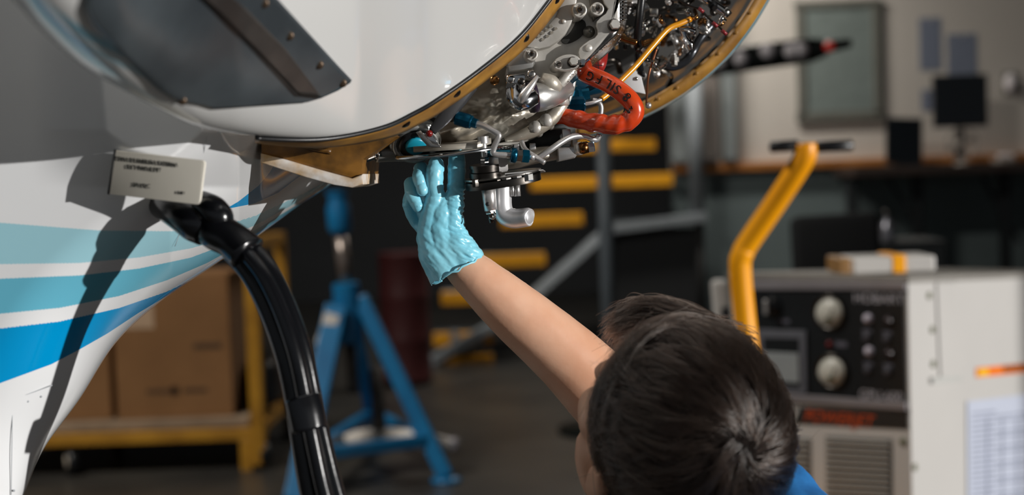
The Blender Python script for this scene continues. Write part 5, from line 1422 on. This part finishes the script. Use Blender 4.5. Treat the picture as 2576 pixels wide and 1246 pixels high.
# long dark arm with painted pale glints and a red lamp, on a post hidden by the cowling
AY = 6.5
arm = thing('boom_light', 'dark horizontal boom with pale painted glints and a red lamp', 'boom', (P(1512, 300, AY).x, AY, 0))
mk('boom', tube([P(1500, 180, AY), P(1800, 158, AY), P(2040, 126, AY), P(2075, 120, AY)], [0.062, 0.060, 0.056, 0.04], 16, smooth=False), mat('boom_dark', (40, 44, 42), 0.3, 0.5), arm, True, 40)
mk('boom_tip', tube([P(2070, 120, AY), P(2140, 108, AY)], [0.03, 0.02], 12, smooth=False), mat('boom_dark', (40, 44, 42)), arm)
mk('post', tube([Vector((P(1512, 176, AY).x, AY, 0)), Vector((P(1512, 176, AY).x, AY, P(1512, 172, AY).z))], 0.035, 12, smooth=False), mat('post_grey', (96, 104, 110), 0.5), arm)
mk('post_base', lathe([(0.25, 0), (0.25, 0.02), (0.06, 0.04)], Vector((P(1512, 176, AY).x, AY, 0)), (0, 0, 1), 20), mat('boom_dark', (40, 44, 42)), arm)
mk('red_lamp', lathe([(0.010, -0.02), (0.022, -0.012), (0.024, 0.0), (0.016, 0.014), (0.003, 0.02)], P(2086, 116, AY - 0.05), (0, -1, 0), 18), mat('red_lamp_glass', (214, 60, 50), 0.2, emit=((220, 60, 50), 0.15)), arm)
for a, b, r in ((1862, 150, 0.034), (1930, 130, 0.036), (1990, 130, 0.036), (2012, 128, 0.036), (1810, 160, 0.03)):  # pale discs stand for highlights along the boom
    mk('boom_glint', lathe([(r, 0), (r, 0.02), (r * 0.6, 0.035), (0.002, 0.04)], P(a, b, AY - 0.045), (0, -1, 0.1), 16), mat('pale_glint', (210, 204, 208), 0.3, 0.0), arm)

# ================================================================== OFFICE CORNER
OY = 5.6
ch = thing('office_chair', 'black office chair standing in front of the grey wall', 'chair', (P(2105, 620, OY).x, OY, 0))
ccx = P(2103, 620, OY).x
zt_, zb_ = P(2103, 538, OY).z, P(2103, 720, OY).z
M_ch = mat('black_upholstery', (18, 20, 22), 0.8)
mk('backrest', bbox_vf((ccx, OY, (zt_ + zb_) / 2), (225 / FPX * OY, 0.07, zt_ - zb_), 0.033, Quaternion((0, 1, 0), -0.03), 4), M_ch, ch)
mk('seat', bbox_vf((ccx, OY - 0.26, 0.46), (0.44, 0.46, 0.08), 0.035, None, 4), M_ch, ch)
mk('back_bar', bar_vf((ccx, OY + 0.05, zb_ + 0.1), (ccx, OY - 0.1, 0.44), 0.06, 0.02, 0.003), M_black, ch, False)
mk('gas_post', tube([(ccx, OY - 0.26, 0.08), (ccx, OY - 0.26, 0.44)], 0.025, 12, smooth=False), M_dsteel, ch)
for k in range(5):
    a = 2 * math.pi * k / 5
    e = Vector((ccx + 0.28 * math.cos(a), OY - 0.26 + 0.28 * math.sin(a), 0.075))
    mk('base_leg', bar_vf((ccx, OY - 0.26, 0.10), e, 0.04, 0.025, 0.003), M_black, ch, False)
    mk('castor', lathe([(0.02, -0.02), (0.03, -0.015), (0.03, 0.015), (0.02, 0.02)], (e.x, e.y, 0.031), (math.sin(a), -math.cos(a), 0), 14), M_black, ch)
# desk
DY = 9.3
dx0, dx1 = P(2150, 430, DY).x, P(2760, 430, DY).x
dz = P(2360, 428, DY).z
dk = thing('work_desk', 'dark brown work desk against the office wall', 'desk', ((dx0 + dx1) / 2, DY + 0.3, 0))
mk('desktop', bbox_vf(((dx0 + dx1) / 2, DY + 0.31, dz), (dx1 - dx0, 0.62, 0.055), 0.006), mat('dark_brown_laminate', (58, 46, 40), 0.5), dk, False)
for xx in (P(2340, 500, DY).x, P(2568, 500, DY).x, dx0 + 0.05, dx1 - 0.05):
    mk('desk_leg', bbox_vf((xx, DY + 0.3, dz / 2 - 0.015), (0.07, 0.07, dz - 0.03), 0.005), mat('desk_leg_dark', (30, 34, 36), 0.6), dk, False)
mk('desk_brace', bar_vf(P(2230, 445, DY + 0.3), P(2335, 610, DY + 0.3), 0.03, 0.03), mat('desk_leg_dark', (30, 34, 36)), dk, False)
mk('desk_brace', bar_vf(P(2470, 445, DY + 0.3), P(2565, 610, DY + 0.3), 0.03, 0.03), mat('desk_leg_dark', (30, 34, 36)), dk, False)
dtop = dz + 0.0275
def onD(a): return P(a, 420, DY + 0.25).x
lp = thing('laptop', 'open black laptop on the dark brown desk', 'laptop', (onD(2285), DY + 0.25, dtop))
mk('base', bbox_vf((onD(2285), DY + 0.22, dtop + 0.012), (0.30, 0.22, 0.02), 0.004), M_black, lp, False)
lz = P(2290, 296, DY + 0.35).z
mk('screen', bar_vf((onD(2282), DY + 0.33, dtop + 0.02), (onD(2290), DY + 0.38, lz), 0.25, 0.015, 0.004, (0, 1, 0)), mat('screen_black', (16, 20, 24), 0.3), lp, False)
mn = thing('monitor', 'black computer monitor on the desk below the pinned papers', 'monitor', (onD(2412), DY + 0.35, dtop))
m0, m1 = P(2348, 322, DY + 0.35), P(2482, 186, DY + 0.35)
mk('screen', bbox_vf(((m0.x + m1.x) / 2, DY + 0.35, (m0.z + m1.z) / 2), (m1.x - m0.x, 0.04, m1.z - m0.z), 0.006), mat('screen_black', (16, 20, 24)), mn, False)
mk('stand', bbox_vf(((m0.x + m1.x) / 2, DY + 0.37, (m0.z + dtop) / 2), (0.06, 0.03, m0.z - dtop - 0.002), 0.004), M_black, mn, False)
mk('foot', bbox_vf(((m0.x + m1.x) / 2, DY + 0.35, dtop + 0.008), (0.24, 0.16, 0.016), 0.005), M_black, mn, False)
fan = thing('desk_fan', 'small round pale fan standing on the desk under the monitor', 'fan', (onD(2420), DY + 0.15, dtop))
fc = P(2420, 362, DY + 0.15)
M_fan = mat('pale_fan', (150, 142, 134), 0.5)
ring = [fc + Vector((0.10 * math.cos(2 * math.pi * k / 24), 0, 0.10 * math.sin(2 * math.pi * k / 24))) for k in range(25)]
mk('guard_ring', tube(ring, 0.007, 8, 2), M_fan, fan)
for k in range(4):
    a = 2 * math.pi * k / 4 + 0.4
    mk('blade', plate_vf([fc + Vector((0.02 * math.cos(a), 0, 0.02 * math.sin(a))), fc + Vector((0.085 * math.cos(a - 0.35), 0.012, 0.085 * math.sin(a - 0.35))), fc + Vector((0.09 * math.cos(a + 0.2), 0.0, 0.09 * math.sin(a + 0.2)))], Vector((0, 0.002, 0)), 0), M_fan, fan, False)
mk('motor', lathe([(0.03, 0), (0.03, 0.05), (0.015, 0.06)], fc + Vector((0, 0.005, 0)), (0, 1, 0), 16), M_fan, fan)
mk('fan_foot', lathe([(0.06, 0), (0.055, 0.012), (0.012, 0.02), (0.012, max(0.03, fc.z - dtop - 0.1))], (fc.x, fc.y, dtop), (0, 0, 1), 18), M_fan, fan)
# wall things
wb = thing('whiteboard', 'grey-green framed board on the off-white wall', 'board', (P(2110, 300, WY).x, WY - 0.02, P(2110, 300, WY).z))
b0, b1 = P(2016, 296, WY), P(2200, 8, WY)
mk('board', bbox_vf(((b0.x + b1.x) / 2, WY - 0.018, (b0.z + b1.z) / 2), (b1.x - b0.x, 0.02, b1.z - b0.z)), mat('grey_green_board', (128, 138, 134), 0.35), wb, False)
M_bf = mat('board_frame', (112, 112, 104), 0.5)
for zz in (b0.z, b1.z): mk('frame_bar', bbox_vf(((b0.x + b1.x) / 2, WY - 0.03, zz), (b1.x - b0.x + 0.08, 0.03, 0.07 if zz == b0.z else 0.05), 0.005), M_bf, wb, False)
for xx in (b0.x, b1.x): mk('frame_bar', bbox_vf((xx, WY - 0.03, (b0.z + b1.z) / 2), (0.06, 0.03, b1.z - b0.z), 0.005), M_bf, wb, False)
M_pap = mat('bluish_notice', (126, 134, 150), 0.7, var=0.08, scale=30)
for a0, a1, c0, c1, lab in ((2314, 2366, 44, 178, 'long bluish paper notice pinned left of the monitor'), (2384, 2456, 84, 190, 'wider bluish paper notice pinned right above the monitor'), (2318, 2346, 225, 280, 'small bluish paper slip between laptop and monitor')):
    q0, q1 = P(a0, c1, WY), P(a1, c0, WY)
    t = thing('paper_notice', lab, 'paper', ((q0.x + q1.x) / 2, WY - 0.004, q0.z), 'papers pinned to the office wall')
    mk('sheet', bbox_vf(((q0.x + q1.x) / 2, WY - 0.003, (q0.z + q1.z) / 2), (q1.x - q0.x, 0.003, q1.z - q0.z)), M_pap, t, False)
    mk('pin', lathe([(0.008, 0), (0.008, 0.006), (0.005, 0.01)], ((q0.x + q1.x) / 2, WY - 0.004, q1.z - 0.02), (0, -1, 0), 10), M_satin, t)
    for k in range(3):
        xx = q0.x + (q1.x - q0.x) * (0.25 + 0.25 * k)
        mk('ruled_column', bbox_vf((xx, WY - 0.005, (q0.z + q1.z) / 2), (0.008, 0.001, (q1.z - q0.z) * 0.85)), M_form, t, False)
wl = thing('wall_fixture', 'small oval white wall fixture right of the monitor', 'lamp', (P(2540, 210, WY).x, WY - 0.05, P(2540, 250, WY).z))  # oval white dome on a back plate, not a light source
lc = P(2540, 210, WY)
M_wl = mat('white_gloss_shell', (235, 228, 230), 0.3)
V, F = lathe([(0.002, 0.06), (0.03, 0.055), (0.042, 0.03), (0.045, 0.0)], lc + Vector((0, -0.002, 0)), (0, -1, 0), 20)
V = [Vector((v.x, v.y, lc.z + (v.z - lc.z) * 1.6)) for v in V]
mk('shade', (V, F), M_wl, wl)
mk('back_plate', bbox_vf((lc.x, WY - 0.006, lc.z), (0.10, 0.012, 0.16), 0.004), M_bf, wl, False)
sk = thing('handset', 'small white telephone handset on the right end of the desk', 'telephone', (P(2525, 410, DY + 0.1).x, DY + 0.2, dtop))
sx_ = P(2525, 410, DY + 0.2).x
mk('cradle', bbox_vf((sx_, DY + 0.2, dtop + 0.018), (0.12, 0.16, 0.035), 0.01, None, 3), M_fan, sk)
mk('receiver', tube([(sx_ - 0.05, DY + 0.16, dtop + 0.045), (sx_, DY + 0.16, dtop + 0.055), (sx_ + 0.05, DY + 0.16, dtop + 0.045)], [0.016, 0.012, 0.016], 10), M_wl, sk)
bt = thing('metal_bottle', 'slim grey metal bottle on the floor cabinet beside the office chair', 'bottle', (P(2232, 600, 6.2).x, 6.2, 0))
cbx = P(2250, 650, 6.3)
cbn = thing('floor_cabinet', 'low dark cabinet between the office chair and the desk', 'cabinet', (cbx.x, 6.3, 0))
cz2 = P(2250, 606, 6.2).z
mk('carcass', bbox_vf((cbx.x, 6.3, cz2 / 2), (0.36, 0.4, cz2), 0.006), mat('cabinet_dark', (34, 38, 40), 0.6), cbn, False)
mk('cabinet_door', bbox_vf((cbx.x, 6.095, cz2 / 2), (0.33, 0.012, cz2 - 0.06), 0.003), mat('cabinet_door_dark', (42, 46, 48), 0.6), cbn, False)
mk('door_handle', bbox_vf((cbx.x + 0.12, 6.08, cz2 * 0.6), (0.015, 0.02, 0.1), 0.003), M_dsteel, cbn, False)
bx_ = P(2232, 575, 6.2)
bt.location = (bx_.x, 6.2, cz2); WOFF[bt.name] = Vector((bx_.x, 6.2, cz2))
hb_ = P(2232, 545, 6.2).z - cz2
mk('bottle_body', lathe([(0.028, 0), (0.030, 0.01), (0.030, hb_ * 0.7), (0.014, hb_ * 0.85), (0.014, hb_)], (bx_.x, 6.2, cz2), (0, 0, 1), 18), mat('grey_bottle', (150, 150, 158), 0.3, 0.6), bt)
mk('bottle_cap', lathe([(0.016, 0), (0.016, 0.02), (0.012, 0.025)], (bx_.x, 6.2, cz2 + hb_), (0, 0, 1), 14), M_dsteel, bt)
